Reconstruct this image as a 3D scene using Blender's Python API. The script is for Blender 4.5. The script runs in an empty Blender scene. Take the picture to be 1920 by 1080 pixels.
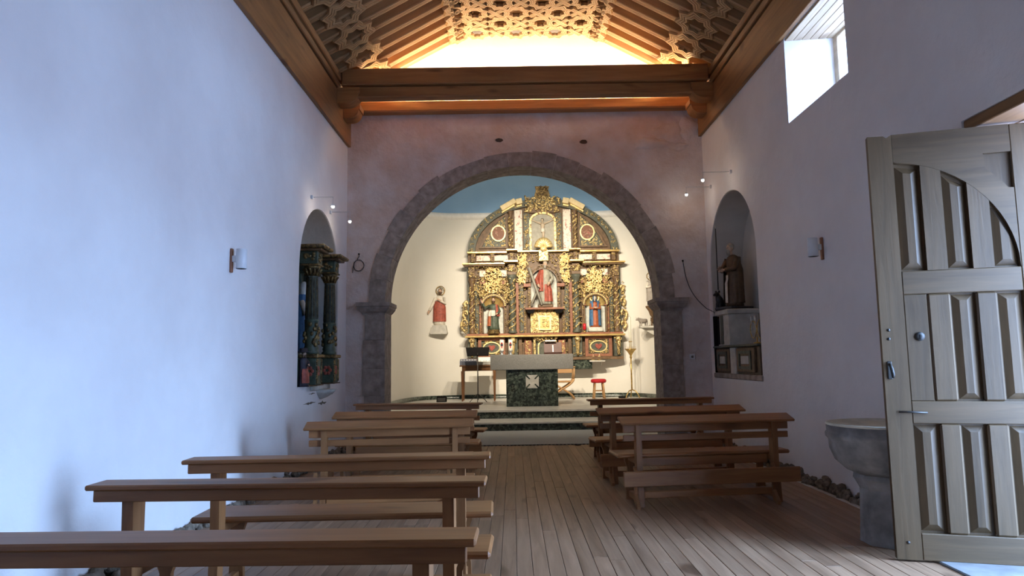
import bpy, bmesh, math, random
from mathutils import Vector, Matrix
PI = math.pi
sc = bpy.context.scene
C = sc.collection
rnd = random.Random(7)

# ------------------------------------------------------------------ camera
CAM = Vector((0.0, 0.0, 1.35))
pitch, yaw, roll, FPX = 0.1054, -0.0001, -0.0156, 1276.45
fw = Vector((math.sin(yaw) * math.cos(pitch), math.cos(yaw) * math.cos(pitch), math.sin(pitch)))
rt = Vector((math.cos(yaw), -math.sin(yaw), 0))
up = rt.cross(fw)
r2 = rt * math.cos(roll) + up * math.sin(roll)
u2 = up * math.cos(roll) - rt * math.sin(roll)
cam = bpy.data.cameras.new('camera')
cam.sensor_width = 36.0
cam.lens = FPX * 36.0 / 1920.0
cam.clip_start = 0.05
camo = bpy.data.objects.new('camera', cam)
C.objects.link(camo)
camo.matrix_world = Matrix(((r2.x, u2.x, -fw.x, CAM.x), (r2.y, u2.y, -fw.y, CAM.y), (r2.z, u2.z, -fw.z, CAM.z), (0, 0, 0, 1)))
sc.camera = camo

# ------------------------------------------------------------------ sky, light, exposure
w = bpy.data.worlds.new('sky')
sc.world = w
w.use_nodes = True
bg = w.node_tree.nodes['Background']
wnt = w.node_tree
# open sky above the horizon, duller ground outside below it
_tc = wnt.nodes.new('ShaderNodeTexCoord')
_sp = wnt.nodes.new('ShaderNodeSeparateXYZ')
_rp = wnt.nodes.new('ShaderNodeValToRGB')
_rp.color_ramp.elements[0].position = 0.495
_rp.color_ramp.elements[0].color = (0.15, 0.215, 0.37, 1)
_rp.color_ramp.elements[1].position = 0.505
_rp.color_ramp.elements[1].color = (0.34, 0.57, 1.0, 1)
_ma = wnt.nodes.new('ShaderNodeMath')
_ma.operation = 'MULTIPLY_ADD'
_ma.inputs[1].default_value = 0.5
_ma.inputs[2].default_value = 0.5
wnt.links.new(_tc.outputs['Generated'], _sp.inputs[0])
wnt.links.new(_sp.outputs['Z'], _ma.inputs[0])
wnt.links.new(_ma.outputs[0], _rp.inputs[0])
wnt.links.new(_rp.outputs[0], bg.inputs[0])
bg.inputs[1].default_value = 58.0
sc.view_settings.view_transform = 'Standard'
sc.view_settings.look = 'None'
sc.view_settings.gamma = 1.0
sc.view_settings.use_curve_mapping = False
sc.view_settings.exposure = 0.0
sc.cycles.use_denoising = True
sc.cycles.max_bounces = 8
sc.cycles.diffuse_bounces = 5
sc.cycles.sample_clamp_indirect = 6.0

def lamp(name, kind, loc, target, energy, col, **kw):
    d = bpy.data.lights.new(name, kind)
    d.energy = energy
    d.color = col
    o = bpy.data.objects.new(name, d)
    C.objects.link(o)
    o.location = loc
    v = (Vector(target) - Vector(loc)).normalized()
    o.rotation_euler = v.to_track_quat('-Z', 'Y').to_euler()
    for k, x in kw.items():
        setattr(d, k, x)
    return o

def portal(name, loc, target, sx, sy):
    o = lamp(name, 'AREA', loc, target, 1.0, (1, 1, 1), shape='RECTANGLE', size=sx, size_y=sy)
    o.data.cycles.is_portal = True
    return o
portal('doorway_daylight_portal', (3.9, 3.785, 1.48), (0, 3.785, 1.48), 1.7, 3.0)
portal('window_daylight_portal', (3.92, 6.8, 4.45), (0, 6.8, 4.45), 1.3, 1.1)

# ------------------------------------------------------------------ materials
MATS = {}
def N(nt, t, **kw):
    n = nt.nodes.new(t)
    for k, v in kw.items():
        setattr(n, k, v)
    return n
def base_mat(name, rough=0.6, metallic=0.0, spec=0.4):
    m = bpy.data.materials.new(name)
    m.use_nodes = True
    nt = m.node_tree
    b = nt.nodes['Principled BSDF']
    b.inputs['Roughness'].default_value = rough
    b.inputs['Metallic'].default_value = metallic
    b.inputs['Specular IOR Level'].default_value = spec
    MATS[name] = m
    return m, nt, b
def coords(nt, scale=(1, 1, 1), rand=True):
    tc = N(nt, 'ShaderNodeTexCoord')
    mp = N(nt, 'ShaderNodeMapping')
    mp.inputs['Scale'].default_value = scale
    if rand:
        oi = N(nt, 'ShaderNodeObjectInfo')
        ad = N(nt, 'ShaderNodeVectorMath', operation='ADD')
        mu = N(nt, 'ShaderNodeMath', operation='MULTIPLY')
        mu.inputs[1].default_value = 37.0
        nt.links.new(oi.outputs['Random'], mu.inputs[0])
        nt.links.new(tc.outputs['Object'], ad.inputs[0])
        nt.links.new(mu.outputs[0], ad.inputs[1])
        nt.links.new(ad.outputs[0], mp.inputs[0])
    else:
        nt.links.new(tc.outputs['Object'], mp.inputs[0])
    return mp.outputs[0]
def noise(nt, vec, scale, detail=3.0, rough=0.55, dist=0.0):
    n = N(nt, 'ShaderNodeTexNoise')
    n.inputs['Scale'].default_value = scale
    n.inputs['Detail'].default_value = detail
    n.inputs['Roughness'].default_value = rough
    n.inputs['Distortion'].default_value = dist
    nt.links.new(vec, n.inputs['Vector'])
    return n.outputs['Fac']
def ramp(nt, fac, stops):
    r = N(nt, 'ShaderNodeValToRGB')
    e = r.color_ramp.elements
    while len(e) < len(stops):
        e.new(0.5)
    for i, (p, c) in enumerate(stops):
        e[i].position = p
        e[i].color = (c[0], c[1], c[2], 1)
    nt.links.new(fac, r.inputs[0])
    return r.outputs[0]
def bump(nt, b, fac, strength, dist=0.02):
    n = N(nt, 'ShaderNodeBump')
    n.inputs['Strength'].default_value = strength
    n.inputs['Distance'].default_value = dist
    nt.links.new(fac, n.inputs['Height'])
    nt.links.new(n.outputs[0], b.inputs['Normal'])
def plain(name, col, rough=0.6, metallic=0.0, var=0.15, scale=12.0, bmp=0.0, spec=0.4):
    m, nt, b = base_mat(name, rough, metallic, spec)
    v = coords(nt)
    f = noise(nt, v, scale)
    lo = tuple(x * (1 - var) for x in col)
    hi = tuple(min(1, x * (1 + var)) for x in col)
    nt.links.new(ramp(nt, f, [(0.3, lo), (0.7, hi)]), b.inputs['Base Color'])
    if bmp:
        bump(nt, b, f, bmp)
    return m
def wood(name, lo, hi, axis='X', rough=0.5, tint=0.18, bmp=0.15, grain=9.0, knots=True, spec=0.4):
    m, nt, b = base_mat(name, rough, 0, spec)
    s = {'X': (0.07, 1, 1), 'Y': (1, 0.07, 1), 'Z': (1, 1, 0.07)}[axis]
    v = coords(nt, s)
    f = noise(nt, v, grain * 3, 5.0, 0.6, 0.6)
    f2 = noise(nt, v, grain * 0.6, 2.0, 0.5, 0.3)
    mx = N(nt, 'ShaderNodeMath', operation='MULTIPLY_ADD')
    mx.inputs[1].default_value = 0.55
    nt.links.new(f, mx.inputs[0])
    h = N(nt, 'ShaderNodeMath', operation='MULTIPLY')
    h.inputs[1].default_value = 0.45
    nt.links.new(f2, h.inputs[0])
    nt.links.new(h.outputs[0], mx.inputs[2])
    col = ramp(nt, mx.outputs[0], [(0.34, lo), (0.66, hi)])
    if knots:
        s2 = {'X': (0.35, 1, 1), 'Y': (1, 0.35, 1), 'Z': (1, 1, 0.35)}[axis]
        k = noise(nt, coords(nt, s2), 4.5, 1.0, 0.4, 0.0)
        kr = ramp(nt, k, [(0.24, (0.32, 0.25, 0.2)), (0.31, (1, 1, 1))])
        km = N(nt, 'ShaderNodeMixRGB', blend_type='MULTIPLY')
        km.inputs[0].default_value = 0.8
        nt.links.new(col, km.inputs[1])
        nt.links.new(kr, km.inputs[2])
        col = km.outputs[0]
    oi = N(nt, 'ShaderNodeObjectInfo')
    hs = N(nt, 'ShaderNodeHueSaturation')
    mr = N(nt, 'ShaderNodeMapRange')
    mr.inputs['To Min'].default_value = 1 - tint
    mr.inputs['To Max'].default_value = 1 + tint
    nt.links.new(oi.outputs['Random'], mr.inputs[0])
    nt.links.new(mr.outputs[0], hs.inputs['Value'])
    nt.links.new(col, hs.inputs['Color'])
    nt.links.new(hs.outputs[0], b.inputs['Base Color'])
    bump(nt, b, mx.outputs[0], bmp, 0.01)
    return m
def plaster(name, c, c2, bs=0.35, sc1=0.9):
    m, nt, b = base_mat(name, 0.92, 0, 0.15)
    v = coords(nt, rand=False)
    f = noise(nt, v, sc1, 4.0, 0.6)
    nt.links.new(ramp(nt, f, [(0.32, c2), (0.62, c)]), b.inputs['Base Color'])
    g = noise(nt, v, 2.2, 6.0, 0.62)
    bump(nt, b, g, bs, 0.08)
    return m
def gilt(name, gold=(0.78, 0.59, 0.26), worn=(0.13, 0.075, 0.03), lo=0.42, hi=0.53, metallic=0.45, rough=0.36, scale=22.0):
    m, nt, b = base_mat(name, rough, metallic, 0.5)
    v = coords(nt)
    f = noise(nt, v, scale, 4.0, 0.65)
    nt.links.new(ramp(nt, f, [(lo, worn), (hi, gold)]), b.inputs['Base Color'])
    bump(nt, b, noise(nt, v, scale * 2.2, 3.0), 0.5, 0.012)
    return m

plaster('wall_plaster', (0.85, 0.805, 0.78), (0.77, 0.715, 0.69), 0.3)
plaster('front_plaster', (0.72, 0.645, 0.62), (0.60, 0.46, 0.385), 1.0, 1.7)
plaster('apse_plaster', (0.80, 0.77, 0.70), (0.76, 0.73, 0.655), 0.12)
plaster('gable_plaster', (0.86, 0.85, 0.83), (0.82, 0.81, 0.79), 0.12)
plaster('vault_blue', (0.24, 0.40, 0.60), (0.21, 0.36, 0.56), 0.1)
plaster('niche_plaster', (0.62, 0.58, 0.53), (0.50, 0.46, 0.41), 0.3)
wood('floor_wood', (0.15, 0.080, 0.042), (0.345, 0.205, 0.120), 'Y', 0.48, 0.13, 0.12, 6.0)
wood('bench_wood', (0.20, 0.078, 0.026), (0.37, 0.158, 0.055), 'X', 0.42, 0.10, 0.06, 8.0)
wood('bench_wood_vertical', (0.18, 0.072, 0.025), (0.34, 0.15, 0.053), 'Z', 0.46, 0.12, 0.06, 8.0)
wood('beam_wood', (0.20, 0.085, 0.028), (0.44, 0.20, 0.07), 'X', 0.55, 0.10, 0.2, 5.0)
wood('beam_wood_long', (0.155, 0.070, 0.026), (0.33, 0.160, 0.062), 'Y', 0.55, 0.10, 0.2, 5.0)
wood('rafter_wood', (0.32, 0.175, 0.075), (0.50, 0.30, 0.135), 'X', 0.6, 0.10, 0.2, 6.0)
wood('sheathing_wood', (0.24, 0.12, 0.045), (0.40, 0.215, 0.085), 'Y', 0.65, 0.08, 0.2, 5.0)
wood('lattice_wood', (0.30, 0.175, 0.08), (0.45, 0.28, 0.135), 'X', 0.6, 0.08, 0.15, 7.0, False)
wood('door_wood', (0.052, 0.029, 0.0115), (0.098, 0.057, 0.025), 'Z', 0.50, 0.07, 0.25, 8.0, False)
wood('door_rail_wood', (0.052, 0.029, 0.0115), (0.098, 0.057, 0.025), 'X', 0.50, 0.07, 0.25, 8.0, False)
wood('table_wood', (0.10, 0.04, 0.013), (0.19, 0.085, 0.03), 'Z', 0.4, 0.1, 0.05, 8.0, False)
wood('window_wood', (0.33, 0.22, 0.13), (0.52, 0.38, 0.25), 'Y', 0.6, 0.12, 0.15, 6.0)
plain('stone_arch', (0.33, 0.275, 0.24), 0.9, 0, 0.32, 9.0, 0.5, 0.2)
plain('stone_font', (0.235, 0.215, 0.20), 0.9, 0, 0.35, 7.0, 0.8, 0.2)
plain('stone_cream', (0.66, 0.60, 0.47), 0.85, 0, 0.12, 8.0, 0.3, 0.2)
plain('cream_gilt', (0.80, 0.64, 0.36), 0.5, 0.1, 0.12, 8.0, 0.1)
plain('stone_pale', (0.56, 0.535, 0.48), 0.85, 0, 0.15, 9.0, 0.3, 0.2)
plain('threshold_stone', (0.13, 0.125, 0.12), 0.8, 0, 0.25, 5.0, 0.6, 0.3)
plain('rubble', (0.20, 0.155, 0.115), 0.95, 0, 0.5, 20.0, 0.8, 0.1)
plain('mortar', (0.52, 0.48, 0.44), 0.95, 0, 0.2, 20.0, 0.5, 0.1)
plain('carpet_grey', (0.42, 0.42, 0.41), 0.95, 0, 0.10, 60.0, 0.3, 0.1)
plain('tread_marble', (0.60, 0.57, 0.52), 0.35, 0, 0.14, 6.0, 0.0, 0.5)
plain('altar_granite', (0.25, 0.243, 0.225), 0.6, 0, 0.22, 70.0, 0.05, 0.4)
plain('white_paint', (0.80, 0.78, 0.74), 0.5, 0, 0.06)
plain('white_metal', (0.74, 0.74, 0.75), 0.35, 0.0, 0.05)
plain('black_matte', (0.007, 0.006, 0.006), 0.8, 0, 0.2, spec=0.15)
plain('black_shiny', (0.03, 0.028, 0.03), 0.3, 0, 0.2)
plain('iron_dark', (0.06, 0.055, 0.05), 0.5, 0.7, 0.3)
plain('steel', (0.55, 0.55, 0.55), 0.3, 0.9, 0.1)
plain('brass', (0.55, 0.38, 0.14), 0.35, 0.85, 0.25, 20.0)
plain('red_cushion', (0.42, 0.012, 0.018), 0.7, 0, 0.2)
plain('red_glass', (0.55, 0.02, 0.03), 0.15, 0, 0.1)
plain('wax', (0.82, 0.78, 0.66), 0.5, 0, 0.05)
plain('paper', (0.85, 0.83, 0.78), 0.7, 0, 0.04)
plain('book_brown', (0.075, 0.024, 0.014), 0.5, 0, 0.2)
plain('grey_blue_case', (0.16, 0.17, 0.22), 0.5, 0, 0.15)
plain('skin_paint', (0.62, 0.42, 0.30), 0.5, 0, 0.08)
plain('flesh_pale', (0.52, 0.42, 0.30), 0.5, 0, 0.15)
plain('hair_brown', (0.10, 0.055, 0.03), 0.6, 0, 0.2)
plain('beard_grey', (0.36, 0.33, 0.28), 0.7, 0, 0.2)
plain('robe_red', (0.36, 0.085, 0.055), 0.55, 0, 0.35, 14.0, 0.2)
plain('robe_grey', (0.37, 0.35, 0.28), 0.55, 0, 0.25, 14.0, 0.2)
plain('robe_blue', (0.06, 0.155, 0.30), 0.5, 0, 0.3, 14.0, 0.2)
plain('robe_rust', (0.38, 0.105, 0.04), 0.5, 0, 0.25, 14.0, 0.2)
plain('robe_green', (0.07, 0.09, 0.06), 0.5, 0, 0.35, 14.0, 0.2)
plain('robe_white', (0.72, 0.66, 0.56), 0.55, 0, 0.12, 14.0, 0.2)
plain('robe_brown', (0.115, 0.068, 0.036), 0.5, 0, 0.3, 14.0, 0.2)
plain('robe_dark', (0.04, 0.035, 0.045), 0.55, 0, 0.3, 14.0, 0.2)
plain('base_dark', (0.06, 0.055, 0.05), 0.5, 0, 0.3)
plain('poly_red', (0.30, 0.125, 0.07), 0.5, 0, 0.25, 10.0)
plain('poly_green', (0.10, 0.105, 0.078), 0.5, 0, 0.35, 14.0, 0.3)
plain('poly_brown', (0.16, 0.095, 0.048), 0.5, 0, 0.35, 12.0, 0.3)
plain('poly_pale', (0.62, 0.63, 0.56), 0.6, 0, 0.2, 12.0)
plain('animal_grey', (0.34, 0.30, 0.26), 0.7, 0, 0.2)
plain('cross_wood', (0.36, 0.34, 0.28), 0.6, 0, 0.15)
plain('hole_shade', (0.07, 0.05, 0.04), 0.95, 0, 0.2)
plain('cable_black', (0.03, 0.028, 0.028), 0.5, 0, 0.1)
gilt('gold_carving')
gilt('gold_bright', (0.92, 0.72, 0.34), (0.50, 0.30, 0.12), 0.30, 0.46)
gilt('gold_smooth', (0.82, 0.60, 0.24), (0.60, 0.38, 0.13), 0.3, 0.6, 0.55, 0.30, 6.0)
gilt('gold_dull', (0.36, 0.24, 0.09), (0.09, 0.06, 0.03), 0.42, 0.6, 0.55, 0.45)
def painted(name, ground, spots, scale=14.0):
    m, nt, b = base_mat(name, 0.55)
    v = coords(nt)
    f = noise(nt, v, scale, 3.0, 0.6, 0.8)
    st = [(0.0, ground), (0.55, ground)] + [(0.58 + 0.06 * i, s) for i, s in enumerate(spots)]
    nt.links.new(ramp(nt, f, st), b.inputs['Base Color'])
    return m
painted('painted_white', (0.76, 0.71, 0.60), [(0.62, 0.42, 0.34), (0.45, 0.16, 0.12), (0.30, 0.30, 0.28)])
painted('painted_scene', (0.21, 0.09, 0.05), [(0.40, 0.28, 0.18), (0.34, 0.05, 0.04), (0.10, 0.10, 0.09)], 9.0)
def green_granite():
    m, nt, b = base_mat('green_granite', 0.28, 0, 0.5)
    v = coords(nt, rand=False)
    vo = N(nt, 'ShaderNodeTexVoronoi')
    vo.inputs['Scale'].default_value = 26.0
    nt.links.new(v, vo.inputs['Vector'])
    hsv = N(nt, 'ShaderNodeSeparateColor')
    nt.links.new(vo.outputs['Color'], hsv.inputs[0])
    f = noise(nt, v, 30.0, 4.0, 0.7)
    ad = N(nt, 'ShaderNodeMath', operation='MULTIPLY')
    nt.links.new(hsv.outputs[0], ad.inputs[0])
    nt.links.new(f, ad.inputs[1])
    nt.links.new(ramp(nt, ad.outputs[0], [(0.08, (0.012, 0.016, 0.013)), (0.28, (0.045, 0.06, 0.045)), (0.55, (0.13, 0.155, 0.12)), (0.75, (0.24, 0.26, 0.21))]), b.inputs['Base Color'])
green_granite()
def glass():
    m = bpy.data.materials.new('window_glass')
    m.use_nodes = True
    nt = m.node_tree
    nt.nodes.remove(nt.nodes['Principled BSDF'])
    t = N(nt, 'ShaderNodeBsdfTransparent')
    t.inputs[0].default_value = (0.93, 0.95, 0.96, 1)
    g = N(nt, 'ShaderNodeBsdfGlossy')
    g.inputs['Roughness'].default_value = 0.03
    mx = N(nt, 'ShaderNodeMixShader')
    mx.inputs[0].default_value = 0.06
    nt.links.new(t.outputs[0], mx.inputs[1])
    nt.links.new(g.outputs[0], mx.inputs[2])
    nt.links.new(mx.outputs[0], nt.nodes['Material Output'].inputs[0])
    MATS['window_glass'] = m
glass()
def emit(name, col, s):
    m = bpy.data.materials.new(name)
    m.use_nodes = True
    b = m.node_tree.nodes['Principled BSDF']
    b.inputs['Base Color'].default_value = (0.8, 0.8, 0.8, 1)
    b.inputs['Emission Color'].default_value = (*col, 1)
    b.inputs['Emission Strength'].default_value = s
    MATS[name] = m
emit('led_white', (1.0, 0.97, 0.92), 14.0)
emit('lamp_lens', (1.0, 0.86, 0.62), 30.0)

# ------------------------------------------------------------------ mesh helpers
class MB:
    def __init__(s):
        s.v = []; s.f = []; s.sm = []
    def add(s, vs, fs, smooth=False):
        o = len(s.v)
        s.v += [tuple(v) for v in vs]
        s.f += [tuple(i + o for i in f) for f in fs]
        s.sm += [smooth] * len(fs)
        return s
    def box(s, x0, x1, y0, y1, z0, z1, bev=0.0, M=None):
        if bev <= 0:
            vs = [Vector((x, y, z)) for x in (x0, x1) for y in (y0, y1) for z in (z0, z1)]
            fs = [(0, 1, 3, 2), (4, 6, 7, 5), (0, 4, 5, 1), (2, 3, 7, 6), (0, 2, 6, 4), (1, 5, 7, 3)]
        else:
            b = min(bev, (x1 - x0) / 2.01, (y1 - y0) / 2.01, (z1 - z0) / 2.01)
            vs = []; idx = {}
            for sx in (0, 1):
                for sy in (0, 1):
                    for sz in (0, 1):
                        X = (x0, x1)[sx]; Y = (y0, y1)[sy]; Z = (z0, z1)[sz]
                        ix = X + (b if not sx else -b); iy = Y + (b if not sy else -b); iz = Z + (b if not sz else -b)
                        idx[(sx, sy, sz)] = len(vs)
                        vs += [Vector((X, iy, iz)), Vector((ix, Y, iz)), Vector((ix, iy, Z))]
            fs = []
            I = idx
            for sx in (0, 1):
                q = [I[(sx, 0, 0)], I[(sx, 1, 0)], I[(sx, 1, 1)], I[(sx, 0, 1)]]
                fs.append(q if sx else q[::-1])
            for sy in (0, 1):
                q = [I[(0, sy, 0)] + 1, I[(0, sy, 1)] + 1, I[(1, sy, 1)] + 1, I[(1, sy, 0)] + 1]
                fs.append(q if sy else q[::-1])
            for sz in (0, 1):
                q = [I[(0, 0, sz)] + 2, I[(1, 0, sz)] + 2, I[(1, 1, sz)] + 2, I[(0, 1, sz)] + 2]
                fs.append(q if sz else q[::-1])
            for sy in (0, 1):
                for sz in (0, 1):
                    a, c = I[(0, sy, sz)], I[(1, sy, sz)]
                    q = [a + 1, c + 1, c + 2, a + 2]
                    fs.append(q if sy == sz else q[::-1])
            for sx in (0, 1):
                for sz in (0, 1):
                    a, c = I[(sx, 0, sz)], I[(sx, 1, sz)]
                    q = [a, c, c + 2, a + 2]
                    fs.append(q if sx != sz else q[::-1])
            for sx in (0, 1):
                for sy in (0, 1):
                    a, c = I[(sx, sy, 0)], I[(sx, sy, 1)]
                    q = [a, c, c + 1, a + 1]
                    fs.append(q if sx == sy else q[::-1])
            for k, a in I.items():
                q = [a, a + 1, a + 2]
                fs.append(q if sum(k) % 2 == 1 else q[::-1])
        if M is not None:
            vs = [M @ v for v in vs]
        return s.add(vs, fs)
    def prism(s, poly, d0, d1, axis='Y', M=None, smooth=False):
        # poly: 2D points; axis = extrusion axis; (a,b) map to the two other axes in order
        def mk(p, d):
            a, b = p
            v = {'X': (d, a, b), 'Y': (a, d, b), 'Z': (a, b, d)}[axis]
            v = Vector(v)
            return M @ v if M is not None else v
        n = len(poly)
        vs = [mk(p, d0) for p in poly] + [mk(p, d1) for p in poly]
        fs = [tuple(range(n))[::-1], tuple(range(n, 2 * n))]
        fs += [(i, (i + 1) % n, n + (i + 1) % n, n + i) for i in range(n)]
        o = len(s.v)
        s.v += [tuple(v) for v in vs]
        s.f += [tuple(i + o for i in f) for f in fs]
        s.sm += [False, False] + [smooth] * n
        return s
    def ring(s, outer, inner, d0, d1, axis='Y', M=None, closed=True):
        # frame between two outlines of the same point count
        def mk(p, d):
            a, b = p
            v = Vector({'X': (d, a, b), 'Y': (a, d, b), 'Z': (a, b, d)}[axis])
            return M @ v if M is not None else v
        n = len(outer)
        vs = [mk(p, d0) for p in outer] + [mk(p, d0) for p in inner] + [mk(p, d1) for p in outer] + [mk(p, d1) for p in inner]
        fs = []
        for i in range(n if closed else n - 1):
            j = (i + 1) % n
            fs += [(i, j, n + j, n + i), (2 * n + i, 3 * n + i, 3 * n + j, 2 * n + j), (i, 2 * n + i, 2 * n + j, j), (n + i, n + j, 3 * n + j, 3 * n + i)]
        if not closed:
            fs += [(0, n, 3 * n, 2 * n), (n - 1, 3 * n - 1, 4 * n - 1, 2 * n - 1)]
        return s.add(vs, fs)
    def lathe(s, prof, c=(0, 0, 0), seg=16, M=None, flute=0.0, nf=8, smooth=True, a0=0.0, a1=2 * PI):
        full = abs(a1 - a0 - 2 * PI) < 1e-6
        n = seg if full else seg + 1
        vs = []
        for r, z in prof:
            for i in range(n):
                a = a0 + (a1 - a0) * i / seg
                rr = r * (1 + flute * math.cos(nf * a))
                v = Vector((c[0] + rr * math.cos(a), c[1] + rr * math.sin(a), c[2] + z))
                vs.append(M @ v if M is not None else v)
        fs = []
        for k in range(len(prof) - 1):
            for i in range(n if full else n - 1):
                j = (i + 1) % n
                fs.append((k * n + i, k * n + j, (k + 1) * n + j, (k + 1) * n + i))
        s.add(vs, fs, smooth)
        o = len(s.v) - len(vs)
        if full:
            if prof[0][0] > 1e-5:
                s.f.append(tuple(o + i for i in range(n))[::-1]); s.sm.append(False)
            if prof[-1][0] > 1e-5:
                s.f.append(tuple(o + (len(prof) - 1) * n + i for i in range(n))); s.sm.append(False)
        return s
    def ball(s, c, r, seg=10, rings=7, M=None):
        if not isinstance(r, (tuple, list)):
            r = (r, r, r)
        vs = []
        for k in range(rings + 1):
            t = PI * k / rings
            for i in range(seg):
                a = 2 * PI * i / seg
                v = Vector((c[0] + r[0] * math.sin(t) * math.cos(a), c[1] + r[1] * math.sin(t) * math.sin(a), c[2] - r[2] * math.cos(t)))
                vs.append(M @ v if M is not None else v)
        fs = [(k * seg + i, k * seg + (i + 1) % seg, (k + 1) * seg + (i + 1) % seg, (k + 1) * seg + i) for k in range(rings) for i in range(seg)]
        return s.add(vs, fs, True)
    def tube(s, pts, r, seg=8, caps=True, flat=1.0):
        pts = [Vector(p) for p in pts]
        n = len(pts)
        rs = r if isinstance(r, (list, tuple)) else [r] * n
        vs = []
        ref = None
        for i, p in enumerate(pts):
            t = (pts[min(i + 1, n - 1)] - pts[max(i - 1, 0)])
            t = t.normalized() if t.length > 1e-9 else Vector((0, 0, 1))
            if ref is None:
                ref = Vector((0, 0, 1)) if abs(t.z) < 0.9 else Vector((1, 0, 0))
                ref = (ref - t * ref.dot(t)).normalized()
            else:
                ref = (ref - t * ref.dot(t))
                ref = ref.normalized() if ref.length > 1e-6 else t.orthogonal().normalized()
            b = t.cross(ref)
            for k in range(seg):
                a = 2 * PI * k / seg
                vs.append(p + (ref * math.cos(a) + b * math.sin(a) * flat) * rs[i])
        fs = [(i * seg + k, i * seg + (k + 1) % seg, (i + 1) * seg + (k + 1) % seg, (i + 1) * seg + k) for i in range(n - 1) for k in range(seg)]
        o = len(s.v)
        s.add(vs, fs, True)
        if caps:
            s.f.append(tuple(o + k for k in range(seg))[::-1]); s.sm.append(False)
            s.f.append(tuple(o + (n - 1) * seg + k for k in range(seg))); s.sm.append(False)
        return s
    def loft(s, rings, seg=24, folds=0.0, nf=9, ph=0.0, M=None, a0=0.0, a1=2 * PI):
        # rings: (z, rx, ry, cx, cy [, fold scale])
        full = abs(a1 - a0 - 2 * PI) < 1e-6
        n = seg if full else seg + 1
        vs = []
        for q in rings:
            z, rx, ry, cx, cy = q[:5]
            fsn = q[5] if len(q) > 5 else 1.0
            for i in range(n):
                a = a0 + (a1 - a0) * i / seg
                m = 1 + folds * fsn * (0.6 * math.cos(nf * a + ph + z * 2.0) + 0.4 * math.sin((nf + 3) * a - ph * 2 - z * 3.0))
                v = Vector((cx + rx * m * math.cos(a), cy + ry * m * math.sin(a), z))
                vs.append(M @ v if M is not None else v)
        fs = [(k * n + i, k * n + (i + 1) % n, (k + 1) * n + (i + 1) % n, (k + 1) * n + i) for k in range(len(rings) - 1) for i in range(n if full else n - 1)]
        o = len(s.v)
        s.add(vs, fs, True)
        if full:
            s.f.append(tuple(o + i for i in range(n))[::-1]); s.sm.append(False)
            s.f.append(tuple(o + (len(rings) - 1) * n + i for i in range(n))); s.sm.append(True)
        return s
    def mesh(s, name, mat):
        me = bpy.data.meshes.new(name)
        me.from_pydata(s.v, [], s.f)
        me.polygons.foreach_set('use_smooth', s.sm)
        me.update()
        bm = bmesh.new()
        bm.from_mesh(me)
        bmesh.ops.recalc_face_normals(bm, faces=bm.faces)
        bm.to_mesh(me)
        bm.free()
        me.materials.append(MATS[mat])
        return me
    def build(s, name, mat, parent=None, loc=None, rz=None):
        o = bpy.data.objects.new(name, s.mesh(name, mat))
        return link(o, parent, loc, rz)

def link(o, parent=None, loc=None, rz=None):
    C.objects.link(o)
    if parent is not None:
        o.parent = parent
    if loc is not None:
        o.location = loc
    if rz is not None:
        o.rotation_euler = (0, 0, rz)
    return o
def inst(name, me, parent=None, loc=(0, 0, 0), rot=None):
    o = bpy.data.objects.new(name, me)
    link(o, parent, loc)
    if rot is not None:
        o.rotation_euler = rot
    return o
def tag(o, label, cat, group=None, kind=None):
    o['label'] = label
    if cat: o['category'] = cat
    if group: o['group'] = group
    if kind: o['kind'] = kind
    return o
def thing(name, label, cat, loc=(0, 0, 0), rz=0.0, group=None):
    o = bpy.data.objects.new(name, None)
    o.empty_display_size = 0.1
    C.objects.link(o)
    o.location = loc
    o.rotation_euler = (0, 0, rz)
    return tag(o, label, cat, group)
def structure(o, label=None):
    o['kind'] = 'structure'
    if label: o['label'] = label
    return o
def boolean_cut(o, cutters):
    for c in cutters:
        m = o.modifiers.new('cut', 'BOOLEAN')
        m.operation = 'DIFFERENCE'
        m.solver = 'EXACT'
        m.object = c
    dg = bpy.context.evaluated_depsgraph_get()
    me = bpy.data.meshes.new_from_object(o.evaluated_get(dg))
    o.modifiers.clear()
    o.data = me
    for c in cutters:
        bpy.data.objects.remove(c)
    return o
def arch_poly(y0, y1, z0, zs, n=28, rz=None):
    c = (y0 + y1) / 2; r = (y1 - y0) / 2
    rz = rz or r
    return [(y0, z0), (y1, z0)] + [(c + r * math.cos(PI * i / n), zs + rz * math.sin(PI * i / n)) for i in range(n + 1)]

# ------------------------------------------------------------------ room shell
L, R, D = 2.67, 3.16, 10.9          # left wall, right wall, chancel arch wall
TH = 0.75                            # wall thickness
XC = 0.163                           # axis of the arch
YB = -2.2                            # wall behind
ZF = 4.87                            # underside of the timber frieze

fl = MB().box(-L - TH, R + TH, YB - 0.3, 19.2, -0.3, -0.03).build('floor', 'mortar')
structure(fl, 'wooden plank floor of the nave')
# floor planks, each its own board
bw = 0.1045
x = -L + 0.06
plank_mesh = {}
while x < R - 0.22:
    y = YB + rnd.uniform(-2.0, 0.0)
    while y < D + 0.08:
        ln = rnd.choice([2.2, 2.8, 3.4, 4.0])
        y1 = min(y + ln, D + 0.08)
        y0 = max(y, YB)
        if y1 - y0 > 0.25:
            key = round(y1 - y0, 2)
            if key not in plank_mesh:
                plank_mesh[key] = MB().box(-bw / 2 + 0.0012, bw / 2 - 0.0012, -key / 2 + 0.0015, key / 2 - 0.0015, -0.03, 0.0, 0.0022).mesh('plank', 'floor_wood')
            inst('plank', plank_mesh[key], fl, (x + bw / 2, (y0 + y1) / 2, rnd.uniform(-0.0012, 0.0)))
        y += ln
    x += bw
XE = x                               # right edge of the planks

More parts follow.
